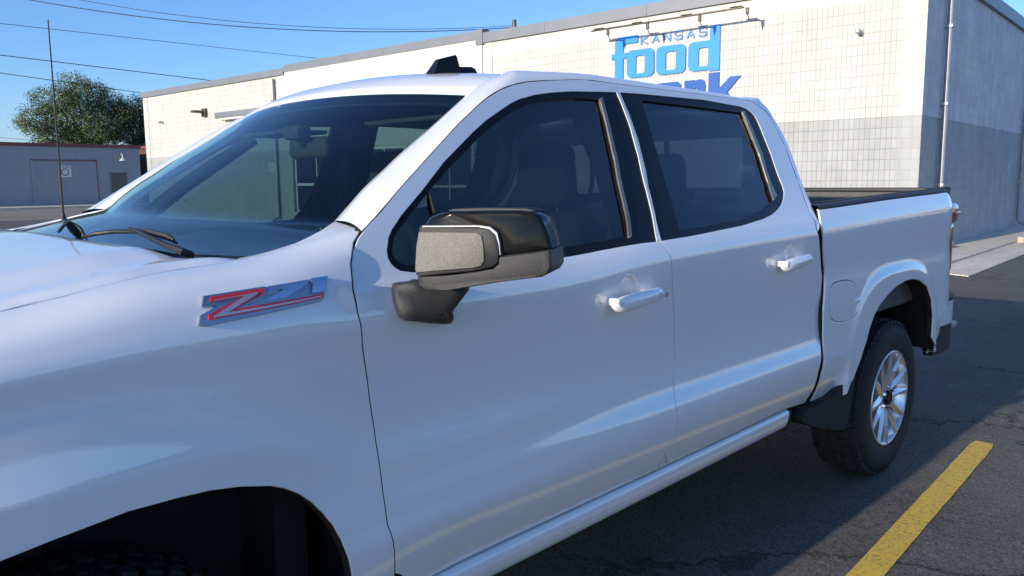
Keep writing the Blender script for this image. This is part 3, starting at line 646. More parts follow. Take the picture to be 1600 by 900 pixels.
def loop(S,pts,step=.012,clos=True,crv=False):
    Q=np.array([S.px(*p) if len(p)==2 else (np.array([p[1],p[2]*SCL]) if p[0]=='s' else S.xz(p[0],p[1])) for p in pts])
    if crv: Q=catm(Q,4,clos)
    return resample(Q,step,clos)
def panel(name,S,outer,holes,m,parent,step=.022,off=0,thick=.022,rnd=.0016,label=None,gap=0.0):
    o=inset(outer,gap) if gap else outer
    V,F,LI=cdt(o,holes,step)
    P=S.pos(V); N=S.nrm(V); P=P+N*off
    Vs=[*P]; Ns=[*N]; Fs=[]; DKF=[]
    for f in F:
        a,b,c=f[:3]; n=np.cross(P[b]-P[a],P[c]-P[a])
        Fs.append(tuple(f) if n@N[a]>0 else tuple(f[::-1]))
    for li,L in enumerate(LI):
        L=[k for i,k in enumerate(L) if k!=L[i-1]]
        pl=V[L]; ar=area(pl); s=1 if ar>0 else -1
        if li>0: s=-s
        t=P[np.roll(L,-1)]-P[np.roll(L,1)]; t/=np.linalg.norm(t,axis=1)[:,None]+1e-12
        out=np.cross(t,N[L])*s; 
        # orient outward using the parameter-plane direction
        mid=pl+ (np.stack([ (np.roll(pl,-1,0)-np.roll(pl,1,0))[:,1], -(np.roll(pl,-1,0)-np.roll(pl,1,0))[:,0]],1))*(1 if ar>0 else -1)*(-1 if li>0 else 1)
        dd=S.pos(pl+ (mid-pl)/(np.linalg.norm(mid-pl,axis=1)[:,None]+1e-12)*.004)-S.pos(pl)
        sg_=np.sign((out*dd).sum(1)); out=out*sg_[:,None]
        rings=[(rnd*.35,.18*rnd,.38),(rnd*.8,.6*rnd,.8),(rnd,1.3*rnd,1.0),(rnd,thick,1.0)]; DK=[]
        prev=list(L)
        for (o_,d_,w) in rings:
            base=len(Vs); dark0=len(Fs) if d_==thick else None
            for k,i in enumerate(L):
                Vs.append(P[i]+out[k]*o_-N[i]*d_); n=N[i]*(1-w)+out[k]*w; Ns.append(n/np.linalg.norm(n))
            for k in range(len(L)):
                a,b=prev[k],prev[(k+1)%len(L)]; c,d=base+(k+1)%len(L),base+k
                n=np.cross(Vs[b]-Vs[a],Vs[c]-Vs[a]); ref=Ns[a]+Ns[c]
                Fs.append((a,b,c,d) if n@ref>0 else (d,c,b,a))
            prev=list(range(base,base+len(L)))
            if dark0 is not None and thick>.01: DKF.extend(range(dark0,len(Fs)))
    ob=mk(name,Vs,Fs,m,parent,True,Ns)
    if label: ob['label']=label
    if DKF and m is M_paint:
        ob.data.materials.append(M_shell)  # deep edge walls of painted panels coloured dark as shade in the gaps
        for i in DKF: ob.data.polygons[i].material_index=1
    return ob
GAP=.0026
# ---- measured outlines (pixels on the photograph lie on the real body surface)
doorcut_front=[(620,299),(595,330),(573,352),(559,372),(551,392),(548.5,412),(552,452),(560,490),(567,540),(576,602),(586,672),(597,750),(607,822),(617.5,897)]
gap_top=[(671,242),(716,193),(758,154),(782,139),(803,131.5),(825,127),(860,125),(913,126),(956,129)]
seam=[(962,130),(968,145),(983,180),(996.7,220),(1008,266),(1016.7,310),(1025,362),(1031.7,377),(1046,397),(1050.5,430),(1054,495),(1056,560),(1056,634),(1053,692),(1043,727)]
gap_top2=[(1051,139),(1127,149),(1160,154.5),(1173,158),(1187,166),(1198,175),(1206,187),(1227,228),(1248,285),(1264,328),(1275,358)]
doorcut_rear=[(1281,382),(1283.6,420),(1285,433),(1283,484),(1282.5,527),(1283,550),(1279,580),(1270,610),(1257,630)]
dlo_f=[(657.8,299),(626,336.7),(612,358),(606.5,371),(604,390.5),(606,403),(611,412.5),(618,419),(626,423.5),(645.6,426),(700,424),(780,414),(862,404.6),(940,391.5),(1027,377.8)]
dlo_f_top=[(963,143.3),(921,142.5),(895,142),(860,144),(835,147.5),(812,154),(799,160),(759,187.8),(737.8,206.7),(693,253)]
dlo_r=[(1033.5,376.6),(1079,369.4),(1099,365.5),(1159,353),(1178,347),(1193,342.5),(1207,335.5),(1216,327.5),(1222,319),(1225,309),(1225.5,300),(1223,290),(1205.5,242),(1184,189),(1179,180),(1173.5,174.6),(1166,169.5),(1155.7,165.8),(1099,155.5),(999,145.8),(968,143.8)]
X=lambda x,z:(x,z,'m')
for side in ('near',):
    # door outlines
    fd=loop(CB,doorcut_front+[X(.635,.60),X(.645,.545),X(1.0,.552),X(1.4,.558),X(1.685,.563)]+[X(1.69,.62)]+seam[::-1]+gap_top[::-1])
    fhole=loop(CB,dlo_f+[(1021,344),(1011,300),(998,245),(985,198),(970,158)]+dlo_f_top,.01)
    rd=loop(CB,seam+[X(1.69,.62),X(1.69,.563),X(2.2,.572),X(2.52,.580)]+doorcut_rear[::-1]+gap_top2[::-1],.012)
    rhole=loop(CB,dlo_r+[(974,158),(989,198),(1002,245),(1015,300),(1025,344)],.01)
    f_door=panel('front_door',CB,inset(fd,GAP),[fhole],M_paint,truck,.011)
    r_door=panel('rear_door',CB,inset(rd,GAP),[rhole],M_paint,truck,.011)
    # window trim (gloss black surround), glass set in
    gf=[(670,299),(640,337),(622,360),(616,375),(614,392),(617,402),(624,409.5),(640,414),(700,411),(780,401.5),(862,388),(981.7,368.5),(971,312),(960,255),(948,200),(938,154)]+[(900,152),(870,153.5),(848,155.5),(830,160),(805,171),(772,194),(749,214),(705,259)]
    gfl=loop(CB,gf,.012)
    gr=[(1063,359),(1100,352.5),(1156,343.2),(1177,334.6),(1195,324),(1208,313),(1200,287),(1186,240),(1172,203),(1160,175),(1099,167),(1003,155.5),(1014,190),(1028,237),(1045,295)]
    grl=loop(CB,gr,.012)
    t1=panel('window_surround',CB,inset(fhole,.0006),[gfl],M_blackgloss,f_door,.03,-.004,.012,.002)
    t2=panel('window_surround',CB,inset(rhole,.0006),[grl],M_blackgloss,r_door,.03,-.004,.012,.002)
    panel('window_glass',CB,inset(gfl,-.008),[],M_side,f_door,.05,-.012,.004,.0005)
    panel('window_glass',CB,inset(grl,-.008),[],M_priv,r_door,.05,-.012,.004,.0005)
    panel('window_inner_trim',CB,inset(fhole,-.018),[inset(gfl,-.004)],M_int,f_door,.03,-.034,.006,.001)
    panel('window_inner_trim',CB,inset(rhole,-.018),[inset(grl,-.004)],M_int,r_door,.03,-.034,.006,.001)
    # bright strips on the window ends and the belt seal
    s1=loop(CB,[(937.5,155),(940.5,151.5),(953.5,200),(965.5,251),(977.5,312),(987,369.8),(982.5,371.5),(973,312),(960.8,252),(949,201)],.01)
    panel('window_strip',CB,s1,[],M_seal,f_door,.02,.0015,.01,.0015)
    s2=loop(CB,[(1159.5,174),(1163,173),(1190,237),(1214,305),(1209,313),(1201,287),(1186,240),(1173,206)],.01)
    panel('window_strip',CB,s2,[],M_seal,r_door,.02,.0015,.01,.0015)
    # quarter divider bar in the front glass
    s3=loop(CB,[(671,300),(673,299.5),(681,331),(679,331)],.01)
    panel('divider_bar',CB,s3,[],M_blackplastic,f_door,.02,.0,.01,.001)
    # front fender
    hoodgap=[(0,487),(100,463),(200,437),(270,422.5),(320,415.5),(345,411.5),(362,407.5),(373,403)]
    arch_f=[(0,880),(80,848),(200,802),(280,780),(330,768.5),(375,762.5),(424,761),(446,765),(468,773),(488,786),(505,802),(520,820),(532,841),(541,863),(550,898)]
    GAPF=.0036
    ff=loop(FN,[X(.49,.60),X(.495,.50),X(.63,.50),X(.64,.545)]+[p for p in doorcut_front[::-1][:-1]][:10]+[(553,378),(563,362)]+[(523,345),(500,360),(460,380),(400,398)]+hoodgap[::-1]+[X(-.35,1.232),X(-1.0,1.122),X(-1.05,.55),X(-.55,.52)]+[X(-.50,.60),X(-.43,.74),X(-.30,.865)]+arch_f,.012)
    fender=panel('front_fender',FN,inset(ff,.0038),[],M_paint,truck,.012,thick=.03,rnd=.003)
    # bed side
    arch_r=[(1301,632),(1318,617),(1329,600),(1334,591),(1345,562),(1353,537),(1359,513),(1366,493),(1375,476),(1388,460),(1401,447),(1415,438.5),(1427,435.5),(1438,437),(1450,447),(1457,467),(1459,493),(1457,527),(1450,553)]
    bd=loop(BD,[(1259,643),(1278,640)]+arch_r+[(1458,546),(1464,530),(1469,508),(1473,488),X(4.62,.80),X(4.80,.82),X(4.80,1.0),('s',4.78,11.2),('s',4.74,12.0),('s',4.5,12.0),('s',3.9,12.0),('s',3.3,12.0),('s',2.80,12.0)]+[(1283,350),(1287.5,385),(1290,420),(1290,433),(1288,484),(1287.5,527),(1289,555),(1285,585),(1276,612),(1263,636)],.012)
    fuel=loop(BD,[(1306,441),(1322,437.5),(1334,441),(1340,452),(1342.5,470),(1341,486),(1334,496),(1322,502),(1308,503),(1299,497),(1296,482),(1296,460),(1299,448)],.01,True,True)
    bed=panel('bed_side',BD,inset(bd,GAP*.5),[inset(fuel,-.0035)],M_paint,truck,.011,thick=.03,rnd=.005)
    fuel_door=panel('fuel_door',BD,inset(fuel,.0030),[],M_paint,bed,.012,thick=.012,rnd=.0012)
    q=BD.px(1340,469); kp=BD.pos(q)[0]; bm=bmesh.new(); bmesh.ops.create_uvsphere(bm,u_segments=16,v_segments=10,radius=1,matrix=Matrix.Translation(kp)@Matrix.Diagonal((.026,.009,.012,1))); bmobj('fuel_door_thumb_tab',bm,M_paint,fuel_door)
# dark skin behind the shut lines
def shellband(name,S,x0,x1,s0,s1,off,holes=()):
    nx=60;ns=24; V=[];F=[]
    for i in range(nx+1):
        for j in range(ns+1):
            q=np.array([x0+(x1-x0)*i/nx,(s0+(s1-s0)*j/ns)*SCL]); p=S.pos(q)[0]-S.nrm(q)[0]*off; V.append(p)
    for i in range(nx):
        for j in range(ns):
            a=i*(ns+1)+j; F.append((a,a+1,a+ns+2,a+ns+1))
    return mk(name,V,F,M_shell,truck)
shellband('inner_door_panel',CB,.52,2.84,.3,11.0,.055)
shellband('inner_wing',FN,.50,.70,.3,12,.06)
shellband('inner_bed_wall',BD,4.25,4.7,1.5,12,.05); shellband('inner_bed_wall',BD,2.72,3.02,.6,12,.05)
def dark_strip(pts,S,w=.04,off=.032):
    Q=loop(S,pts,.03,False); V=[];F=[]
    t=np.gradient(Q,axis=0); t/=np.linalg.norm(t,axis=1)[:,None]; n=np.stack([-t[:,1],t[:,0]],1)
    A=S.pos(Q-n*w/2); B=S.pos(Q+n*w/2); NA=S.nrm(Q)
    V=[*(A-NA*off),*(B-NA*off)]; k=len(Q); F=[(i,i+1,k+i+1,k+i) for i in range(k-1)]
    return mk('gap_shade_strip',V,F,M_shell,truck)  # dark strip laid behind a shut line to stand in for its shade
dark_strip(seam,CB); dark_strip([p for p in doorcut_front[4:]],CB); dark_strip(gap_top2+doorcut_rear,CB,.04); dark_strip(gap_top[3:]+gap_top2[:3],CB,.02,.022)
# ---- roof rail / pillar strip
Gp=[(565,361),(592,332),(620,299),(646,270),(671,242),(694,217),(716,193),(737,173),(758,154),(782,139),(803,131.5),(825,127),(860,125),(913,126),(956,129),(1051,139),(1127,149),(1160,154.5),(1173,158),(1187,166),(1198,175),(1206,187),(1216,206),(1227,228),(1238,258),(1248,285),(1264,328),(1277,362)]
G=np.array([CB.pos(CB.px(*g))[0] for g in Gp])
Iw=[(523,345,.25),(546,319,.262),(570,292,.272),(598,266,.283),(623,242,.292),(650,218.5,.302),(677,195,.312),(702,172.5,.32),(735,143,.335)]
I=[on_y((u,v),y) for u,v,y in Iw]; I[0]=FN.pos(FN.px(523,345))[0]; I[1]=(I[1]+on_y((546,319),I[0][1]*.6+I[2][1]*.4))/2
ditch=[(760,124.3,.35),(783,117,.36)]; I+=[on_y((u,v),y) for u,v,y in ditch]
for k in range(11,28):
    g=G[k]
    if k<=17: I.append(np.array([g[0]+.01,.375,1.80+.022*min(1,(g[0]-1.2)/.5)-.0*(k>15)]))
    else: I.append(None)
sil={18:((1176,152),.07),19:((1184,157),.055),20:((1192,164),.04),21:((1199,173),.03),22:((1210,190),.022),23:((1225,215),.016),24:((1240,252),.012),25:((1253,287),.010),26:((1266,319),.008),27:((1275,342),.006)}
for k,(uv,dy) in sil.items():
    y=G[k][1]
    for _ in range(6): P=on_y(uv,y+dy); y=np.interp(P[2],CB.Z[600],CB.Y[600])
    I[k]=P
I=np.array(I)
V=[];F=[];nu=9
Gs=catm(G,4); Is=catm(I,4)
n_=len(Gs)
for a,(g,i_) in enumerate(zip(Gs,Is)):
    q=a/(n_-1)*27
    b1=float(smooth(8,11,np.array(q))); b2=float(smooth(13,19,np.array(q)))
    out=(np.array([-.25,-1,.55])*(1-b1)+np.array([0,-.7,1.0])*b1)*(1-b2)+np.array([.55,-.9,.1])*b2
    w=np.linalg.norm(i_-g); 
    k=(.20*(1-b1)+.36*b1)*(1-b2)+.22*b2
    M=(g+i_)/2+out/np.linalg.norm(out)*w*k
    for j in range(nu+1):
        u=j/nu; V.append((1-u)**2*g+2*u*(1-u)*M+u*u*i_)
    V.append(i_+ (np.array([0.03,.012,-.03]) if q<9.2 else (np.array([0,.008,-.03]) if q<17.5 else np.array([.0,.12,-.0]))))
nn=nu+2
for a in range(n_-1):
    for j in range(nn-1):
        i0=a*nn+j; F.append((i0,i0+nn,i0+nn+1,i0+1))
cabrail=mk('roof_rail_and_pillar',V,F,M_paint,truck)
GAPV=[];GAPF=[]   # inner return of the rail along the door gap
for a,g in enumerate(Gs):
    GAPV+= [g, g+np.array([0,.03,0])+np.array([0,0,.0])]
for a in range(n_-1): GAPF.append((2*a,2*a+1,2*a+3,2*a+2))
mk('rail_return',GAPV,GAPF,M_shell,cabrail)
# ---- roof skin
def mirr(P): return np.array([P[0],WID-P[1],P[2]])
roof_edge=[np.array([*I[k]]) for k in range(8,18)]+[np.array([2.70,.385,1.812])]
re_=catm(roof_edge,5); xr=re_[:,0]; 
V=[];F=[];nx=46;ny=44
hx0=roof_edge[0][0]; yc=WID/2
HB=.125   # header bow forward at the centre
for i in range(nx+1):
    v=i/nx
    for j in range(ny+1):
        u=2*j/ny-1; b=1-u*u
        x_s=hx0+(2.70-hx0)*v
        x=x_s-.115*(1-abs(u)**2.2)*(1-v)+.05*b*v
        ye=np.interp(x_s,xr,re_[:,1]); ze=np.interp(x_s,xr,re_[:,2])
        y=yc+u*(yc-ye)
        crown=.030*(1-abs(u)**2.2)*(1-smooth(0,.5,np.array(v)))+.040*(1-abs(u)**2.4)*smooth(0,.5,np.array(v))
        z=ze+crown
        if v>.93: z-=.05*((v-.93)/.07)**2
        V.append((x,y,float(z)))
for i in range(nx):
    for j in range(ny): a=i*(ny+1)+j; F.append((a,a+ny+1,a+ny+2,a+1))
# turned-down front lip
k0=len(V)
for j in range(ny+1): p=V[j]; V.append((p[0]-.006,p[1],p[2]-.012))
for j in range(ny): F.append((j,j+1,k0+j+1,k0+j))
roof=mk('roof',V,F,M_paint,truck)
def roofz(x,y):
    u=(y-yc)/(yc-.38); x_s=x+HB*(1-u*u)*max(0,1-(x-hx0)/1.6); v=(x_s-hx0)/(2.7-hx0); ze=np.interp(x_s,xr,re_[:,2]); return float(ze+(.030+.010*smooth(0,.5,np.array(v)))*(1-abs(u)**2.4))
# ditch moulding
bm=bmesh.new(); tube(bm,[tuple(p+np.array([0,.006,-.006])) for p in re_[:42]],.006,6); bmobj('roof_ditch_strip',bm,M_blackplastic,truck)
# ---- windscreen
sidep=[FN.pos(FN.px(*q))[0]+np.array([0,.003,0]) for q in [(400,398.5),(460,380.5),(500,360.5)]]+[I[k] for k in range(0,9)]
sp=catm(sidep,6); L=np.cumsum([0]+[np.linalg.norm(a-b) for a,b in zip(sp,sp[1:])]); L/=L[-1]
def wsP(u,v,d=0):
    """u -1..1 across, v 0..1 up"""
    s=np.array([np.interp(v,L,sp[:,k]) for k in range(3)]); b=1-abs(u)**2.2
    if v<0: s=s+(sp[1]-sp[0])/L[1]*v
    bow=.17*(1-v)+.115*v
    y=s[1]+ (yc-s[1])*(u+1)
    x=s[0]-bow*b; z=s[2]+b*(.0*(1-v)+.030*v)+.012*math.sin(math.pi*v)*b
    return np.array([x,y,z])
V=[];F=[];nv=30;nu2=44
for i in range(nv+1):
    for j in range(nu2+1):
        V.append(wsP(-1+2*j/nu2,i/nv)+np.array([.006,0,-.004]))
for i in range(nv):
    for j in range(nu2): a=i*(nu2+1)+j; F.append((a,a+1,a+nu2+2,a+nu2+1))
WSN=1
ws=mk('windshield',V,[f[::-1] for f in F],M_ws,truck)
sm=ws.modifiers.new('thick','SOLIDIFY'); sm.thickness=.0; ws.modifiers.remove(sm)
# black border and top shade band just inside the glass
def wsband(name,v0,v1,u0,u1,m,n=30,k=4,dep=.014):
    V=[];F=[]
    for i in range(k+1):
        for j in range(n+1): V.append(wsP(u0+(u1-u0)*j/n,v0+(v1-v0)*i/k)+np.array([.006+dep*.5,0,-.004-dep]))
    for i in range(k):
        for j in range(n): a=i*(n+1)+j; F.append((a,a+1,a+n+2,a+n+1))
    return mk(name,V,F,m,ws)
wsband('black_border',0,.045,-1,1,M_blackgloss); wsband('black_border',.94,1,-1,1,M_blackgloss); wsband('black_border',.045,.94,-1,-.965,M_blackgloss,3,16); wsband('black_border',.045,.94,.965,1,M_blackgloss,3,16)
# ---- bonnet
hg=np.array([FN.pos(FN.px(*q))[0] for q in hoodgap]); hf=[FN.pos(FN.xz(-1.05,1.116))[0],FN.pos(FN.xz(-.35,1.232))[0]]
hgc=catm(np.vstack([hf,hg]),4)
def hood_rear(y):
    u=min(abs(y-yc)/(yc-.16),1.0); return np.interp(u,[0,.3,.55,.78,.88,.95,1.0],[.215,.222,.238,.255,.27,.315,.36])
def hoodz(x,y,ye,ze):
    d=y-ye if y<yc else (WID-ye)-y
    c=smooth(.0,.34,np.array(d)); up=.010*smooth(0,.05,np.array(d))+ .020*smooth(.08,.26,np.array(d))+.012*smooth(.2,.9,np.array(d))
    z=ze+float(up)
    # raised outer shoulders of the bonnet
    return z
V=[];F=[];nx=60;ny=90
tt=np.concatenate([np.linspace(0,.12,16)[:-1],np.linspace(.12,.88,60),np.linspace(.88,1,16)[1:]])
for i in range(nx+1):
    v=i/nx
    for t in tt:
        y0=.15+t*(WID-.30); xr_=hood_rear(y0); x=-1.03+(xr_+1.03)*v
        ye=np.interp(x,hgc[:,0],hgc[:,1])+.0045; ze=np.interp(x,hgc[:,0],hgc[:,2])
        y=ye+t*(WID-2*ye); z=hoodz(x,y,ye,ze)
        if v>.985: z-=.004
        V.append((x,y,z))
nt_=len(tt)
for i in range(nx):
    for j in range(nt_-1): a=i*nt_+j; F.append((a,a+nt_,a+nt_+1,a+1))
def skirt(idx,dv):
    k0=len(V)
    for i in idx: V.append(tuple(np.array(V[i])+dv))
    for a in range(len(idx)-1): F.append((idx[a],idx[a+1],k0+a+1,k0+a))
skirt([nx*nt_+j for j in range(nt_)],np.array([.0,0,-.02])); skirt([i*nt_ for i in range(nx+1)],np.array([0,.002,-.03])); skirt([i*nt_+nt_-1 for i in range(nx+1)],np.array([0,-.002,-.03])); skirt([j for j in range(nt_)],np.array([0,0,-.25]))
bm=bmesh.new(); me=bpy.data.meshes.new('hood'); me.from_pydata([tuple(map(float,v)) for v in V],[],F); bm.from_mesh(me); bmesh.ops.recalc_face_normals(bm,faces=bm.faces); bm.to_mesh(me); bm.free(); autosmooth(me,40); hood=link('hood',me,M_paint,truck)
# cowl between bonnet and glass, dark engine bay floor
V=[];F=[];n=40
for j in range(n+1):
    u=-1+2*j/n; b=wsP(u,0); y=b[1]; V+= [(b[0]+.03,y,b[2]-.002),(b[0]-.03,y,b[2]-.014),(b[0]-.16,y,b[2]-.045),(b[0]-.5,y,b[2]-.10)]
for j in range(n):
    for k in range(3): a=4*j+k; F.append((a,a+1,a+5,a+4))
cowl=mk('cowl_panel',V,F,M_blackplastic,truck)
for sgn in (1,):     # side well of the cowl up to the fenders
    P=[wsP(-1,0),wsP(-1,.12),wsP(-1,.24)]
    V=[];F=[]
    for p in P: V+=[p+np.array([.01,0.005,-.004]),p+np.array([-.02,-.02,-.03])]
    if sgn: V=[mirr(v) for v in V]
    F=[(0,1,3,2),(2,3,5,4)]; mk('cowl_corner',V,F,M_blackplastic,cowl)
bm=bmesh.new()
for k in range(34):
    y=.35+k*.04; b=wsP((y-yc)/(yc-.26),0); bbox(bm,(b[0]-.13,y,b[2]-.036),(b[0]-.05,y+.018,b[2]-.014))
bmobj('cowl_vents',bm,M_shell,cowl)
# ---- rockers, underside
def extr(name,prof,x0,x1,m,parent,rake=.016,n=24,endcap=True):
    V=[];F=[];k=len(prof)
    for i in range(n+1):
        x=x0+(x1-x0)*i/n
        for y,z in prof: V.append((x,y,z+rake*(x-.9)))
    for i in range(n):
        for j in range(k-1): a=i*k+j; F.append((a,a+k,a+k+1,a+1))
    if endcap: F+= [tuple(range(k)),tuple(range(n*k,n*k+k))]
    o=mk(name,V,F,m,parent); autosmooth(o.data,45); return o
rock=[(.14,.548),(.080,.547),(.056,.544),(.045,.537),(.041,.526),(.043,.510),(.048,.490),(.054,.474),(.064,.463),(.10,.456),(.16,.454)]
extr('rocker_panel',rock,.60,2.585,M_paint,truck)
box('rocker_end_cap',(2.59,.048,.475),(2.63,.12,.565),M_blackplastic,truck,.012)
box('underbody',(-.2,.30,.36),(4.6,1.72,.50),M_shell,truck)
box('floor_pan',(.5,.12,.46),(2.80,1.90,.54),M_shell,truck); box('firewall',(.42,.20,.5),(.50,1.82,1.22),M_shell,truck); box('engine_bay_block',(-.95,.42,.45),(.42,1.60,1.05),M_shell,truck)
box('inner_fender_wall',(-1.0,.36,.45),(.6,.42,1.22),M_shell,truck)
# ---- wheels
def wheel(name,x,y,z,flip=False):
    e=bpy.data.objects.new(name,None); C.objects.link(e); e.parent=truck; e.location=(x,y,z)
    R=.402
    prof=[(.245,.018),(.252,.006),(.262,.002),(.30,-.006),(.335,-.006),(.362,-.000),(.376,.012),(.388,.028),(.397,.048),(.402,.09),(.403,.135),(.402,.18),(.399,.225),(.380,.258),(.30,.272),(.245,.255)]
    V=[];F=[];seg=144;k=len(prof)
    for i in range(seg):
        a=2*math.pi*i/seg
        for j,(r,yy) in enumerate(prof):
            rr_=r
            if 7<=j<=12:
                g=(i%4)
                if j in(7,12) : rr_-=.007*(g==0)
                if j in (9,11): rr_-= .008*((i+j)%3==0)
                if j==10: rr_-=.004*((i)%2)
            V.append((rr_*math.cos(a),yy,rr_*math.sin(a)))
    for i in range(seg):
        for j in range(k-1):
            a=i*k+j; b=((i+1)%seg)*k+j; F.append((a,b,b+1,a+1))
    bm=bmesh.new(); me=bpy.data.meshes.new('tyre'); me.from_pydata(V,[],F); bm.from_mesh(me); bmesh.ops.recalc_face_normals(bm,faces=bm.faces)
    # shoulder lugs and tread blocks
    for i in range(54):
        a=2*math.pi*i/54; M=Matrix.Rotation(-a,4,'Y')
        for (y0,y1,r0,r1,w,o) in ((.020,.055,.384,.4035,.015,0),(.062,.105,.39,.4085,.016,.03),(.112,.158,.39,.4085,.016,.0),(.165,.208,.39,.4085,.016,.03),(.215,.250,.384,.4035,.015,0)):
            bbox(bm,(r0,y0,-w+o),(r1,y1,w+o),.002,1,M)
    bm.to_mesh(me); bm.free(); autosmooth(me,30); t=link('tyre',me,M_rubber,e)
    # rim barrel
    prof=[(.247,.012),(.250,.004),(.244,.000),(.237,.004),(.232,.014),(.222,.030),(.214,.06),(.205,.10),(.200,.16),(.215,.22),(.243,.235)]
    V=[];F=[];seg=96;k=len(prof)
    for i in range(seg):
        a=2*math.pi*i/seg
        for r,yy in prof: V.append((r*math.cos(a),yy,r*math.sin(a)))
    for i in range(seg):
        for j in range(k-1): a=i*k+j; b=((i+1)%seg)*k+j; F.append((a,b,b+1,a+1))
    rim=mk('rim',V,F,M_alu,e)
    # six broad split spokes with facetted faces
    bm=bmesh.new()
    for i in range(6):
        M=Matrix.Rotation(-2*math.pi*(i+.25)/6,4,'Y')
        for s in (-1,1):
            # two prongs each
            P0=[(.055,s*.002,.052),(.055,s*.036,.052),(.235,s*.030,.012),(.235,s*.073,.014)]
            top=[Vector((.050,.030,s*.002)),Vector((.050,.030,s*.046)),Vector((.150,.016,s*.056)),Vector((.236,.006,s*.088)),Vector((.236,.006,s*.034)),Vector((.140,.018,s*.010))]
            cen=[Vector((.05,.018,s*.022)),Vector((.145,.004,s*.034)),Vector((.234,.000,s*.060))]
            bot=[v+Vector((0,.045,0)) for v in top]
            t_=[bm.verts.new(M@v) for v in top]; c_=[bm.verts.new(M@v) for v in cen]; b_=[bm.verts.new(M@v) for v in bot]
            for f in ((t_[0],t_[5],c_[1],c_[0]),(t_[5],t_[4],c_[2],c_[1]),(t_[1],c_[0],c_[1],t_[2]),(t_[2],c_[1],c_[2],t_[3])): bm.faces.new(f)
            for q in range(6): bm.faces.new((t_[q],t_[(q+1)%6],b_[(q+1)%6],b_[q]))
            bm.faces.new(b_)
    bmesh.ops.recalc_face_normals(bm,faces=bm.faces)
    bmobj('spokes',bm,M_alu,rim,smooth=False)
    bm=bmesh.new(); bmesh.ops.create_cone(bm,segments=36,radius1=.078,radius2=.070,depth=.05,cap_ends=True,matrix=Matrix.Translation((0,.045,0))@Matrix.Rotation(math.pi/2,4,'X')); bmobj('hub',bm,M_alu,rim)
    bm=bmesh.new(); bmesh.ops.create_cone(bm,segments=30,radius1=.040,radius2=.034,depth=.018,cap_ends=True,matrix=Matrix.Translation((0,.012,0))@Matrix.Rotation(math.pi/2,4,'X')); bmobj('centre_cap',bm,M_blackgloss,rim)
    bm=bmesh.new()
    for i in range(6):
        a=2*math.pi*(i+.5)/6; bmesh.ops.create_cone(bm,segments=6,radius1=.012,radius2=.010,depth=.03,cap_ends=True,matrix=Matrix.Translation((.060*math.cos(a),.020,.060*math.sin(a)))@Matrix.Rotation(math.pi/2,4,'X'))
    bmobj('wheel_nuts',bm,M_chrome,rim)
    bm=bmesh.new(); bmesh.ops.create_cone(bm,segments=48,radius1=.165,radius2=.165,depth=.03,cap_ends=True,matrix=Matrix.Translation((0,.13,0))@Matrix.Rotation(math.pi/2,4,'X')); bmobj('brake_disc',bm,M_pipe,rim)
    bm=bmesh.new(); bmesh.ops.create_cone(bm,segments=48,radius1=.215,radius2=.215,depth=.01,cap_ends=True,matrix=Matrix.Translation((0,.20,0))@Matrix.Rotation(math.pi/2,4,'X')); bmobj('brake_backing',bm,M_shell,rim)
    e.scale=(.968,-.968 if flip else .968,.968)
    return e
wheel('rear_wheel',3.705,.045,.391); wheel('rear_wheel',3.705,WID-.045,.391,True)
wheel('front_wheel',.0,.055,.391); wheel('front_wheel',.0,WID-.055,.391,True)
def liner(name,xc,zc,a,h,y0,y1):
    V=[];F=[];n=40
    for i in range(n+1):
        t=.13+(math.pi-.26)*(i/n); c,s=math.cos(t),math.sin(t); q=2/3
        x=xc+a*math.copysign(abs(c)**q,c); z=zc+h*math.copysign(abs(s)**q,s)
        V+=[(x,y0,z),(x,y1,z)]
    for i in range(n): F.append((2*i,2*i+1,2*i+3,2*i+2))
    V0=len(V); V.append((xc,y1,zc)); 
    for i in range(n): F.append((2*i+1,2*i+3,V0))
    return mk(name,V,F,M_shell,truck)
liner('wheel_liner',.03,.40,.56,.58,.02,.42); liner('wheel_liner',3.62,.42,.57,.59,.02,.42)
# front suspension glimpse
bm=bmesh.new(); tube(bm,[(-.25,.36,.86),(-.05,.30,.83),(.1,.33,.87)],.02,8); tube(bm,[(-.02,.36,.5),(-.02,.36,1.0)],.035,10); bmobj('suspension_arm',bm,M_blackplastic,truck)
# mud flaps
def plate(name,pts,th,m,parent,bev=.004):
    bm=bmesh.new(); vs=[bm.verts.new(p) for p in pts]; f=bm.faces.new(vs); r=bmesh.ops.extrude_face_region(bm,geom=[f])
    for v in r['geom']:
        if isinstance(v,bmesh.types.BMVert): v.co+=Vector(th)
    return bmobj(name,bm,m,parent,True,30)
plate('mud_flap',[tuple(on_y(q,.012)) for q in [(1337,588),(1333,617),(1326,654),(1322,668),(1315,672),(1300,671),(1277,668),(1262,663),(1255,659),(1254,652),(1262,640),(1300,622),(1318,600)]],(.0,.26,0),M_shell,truck)
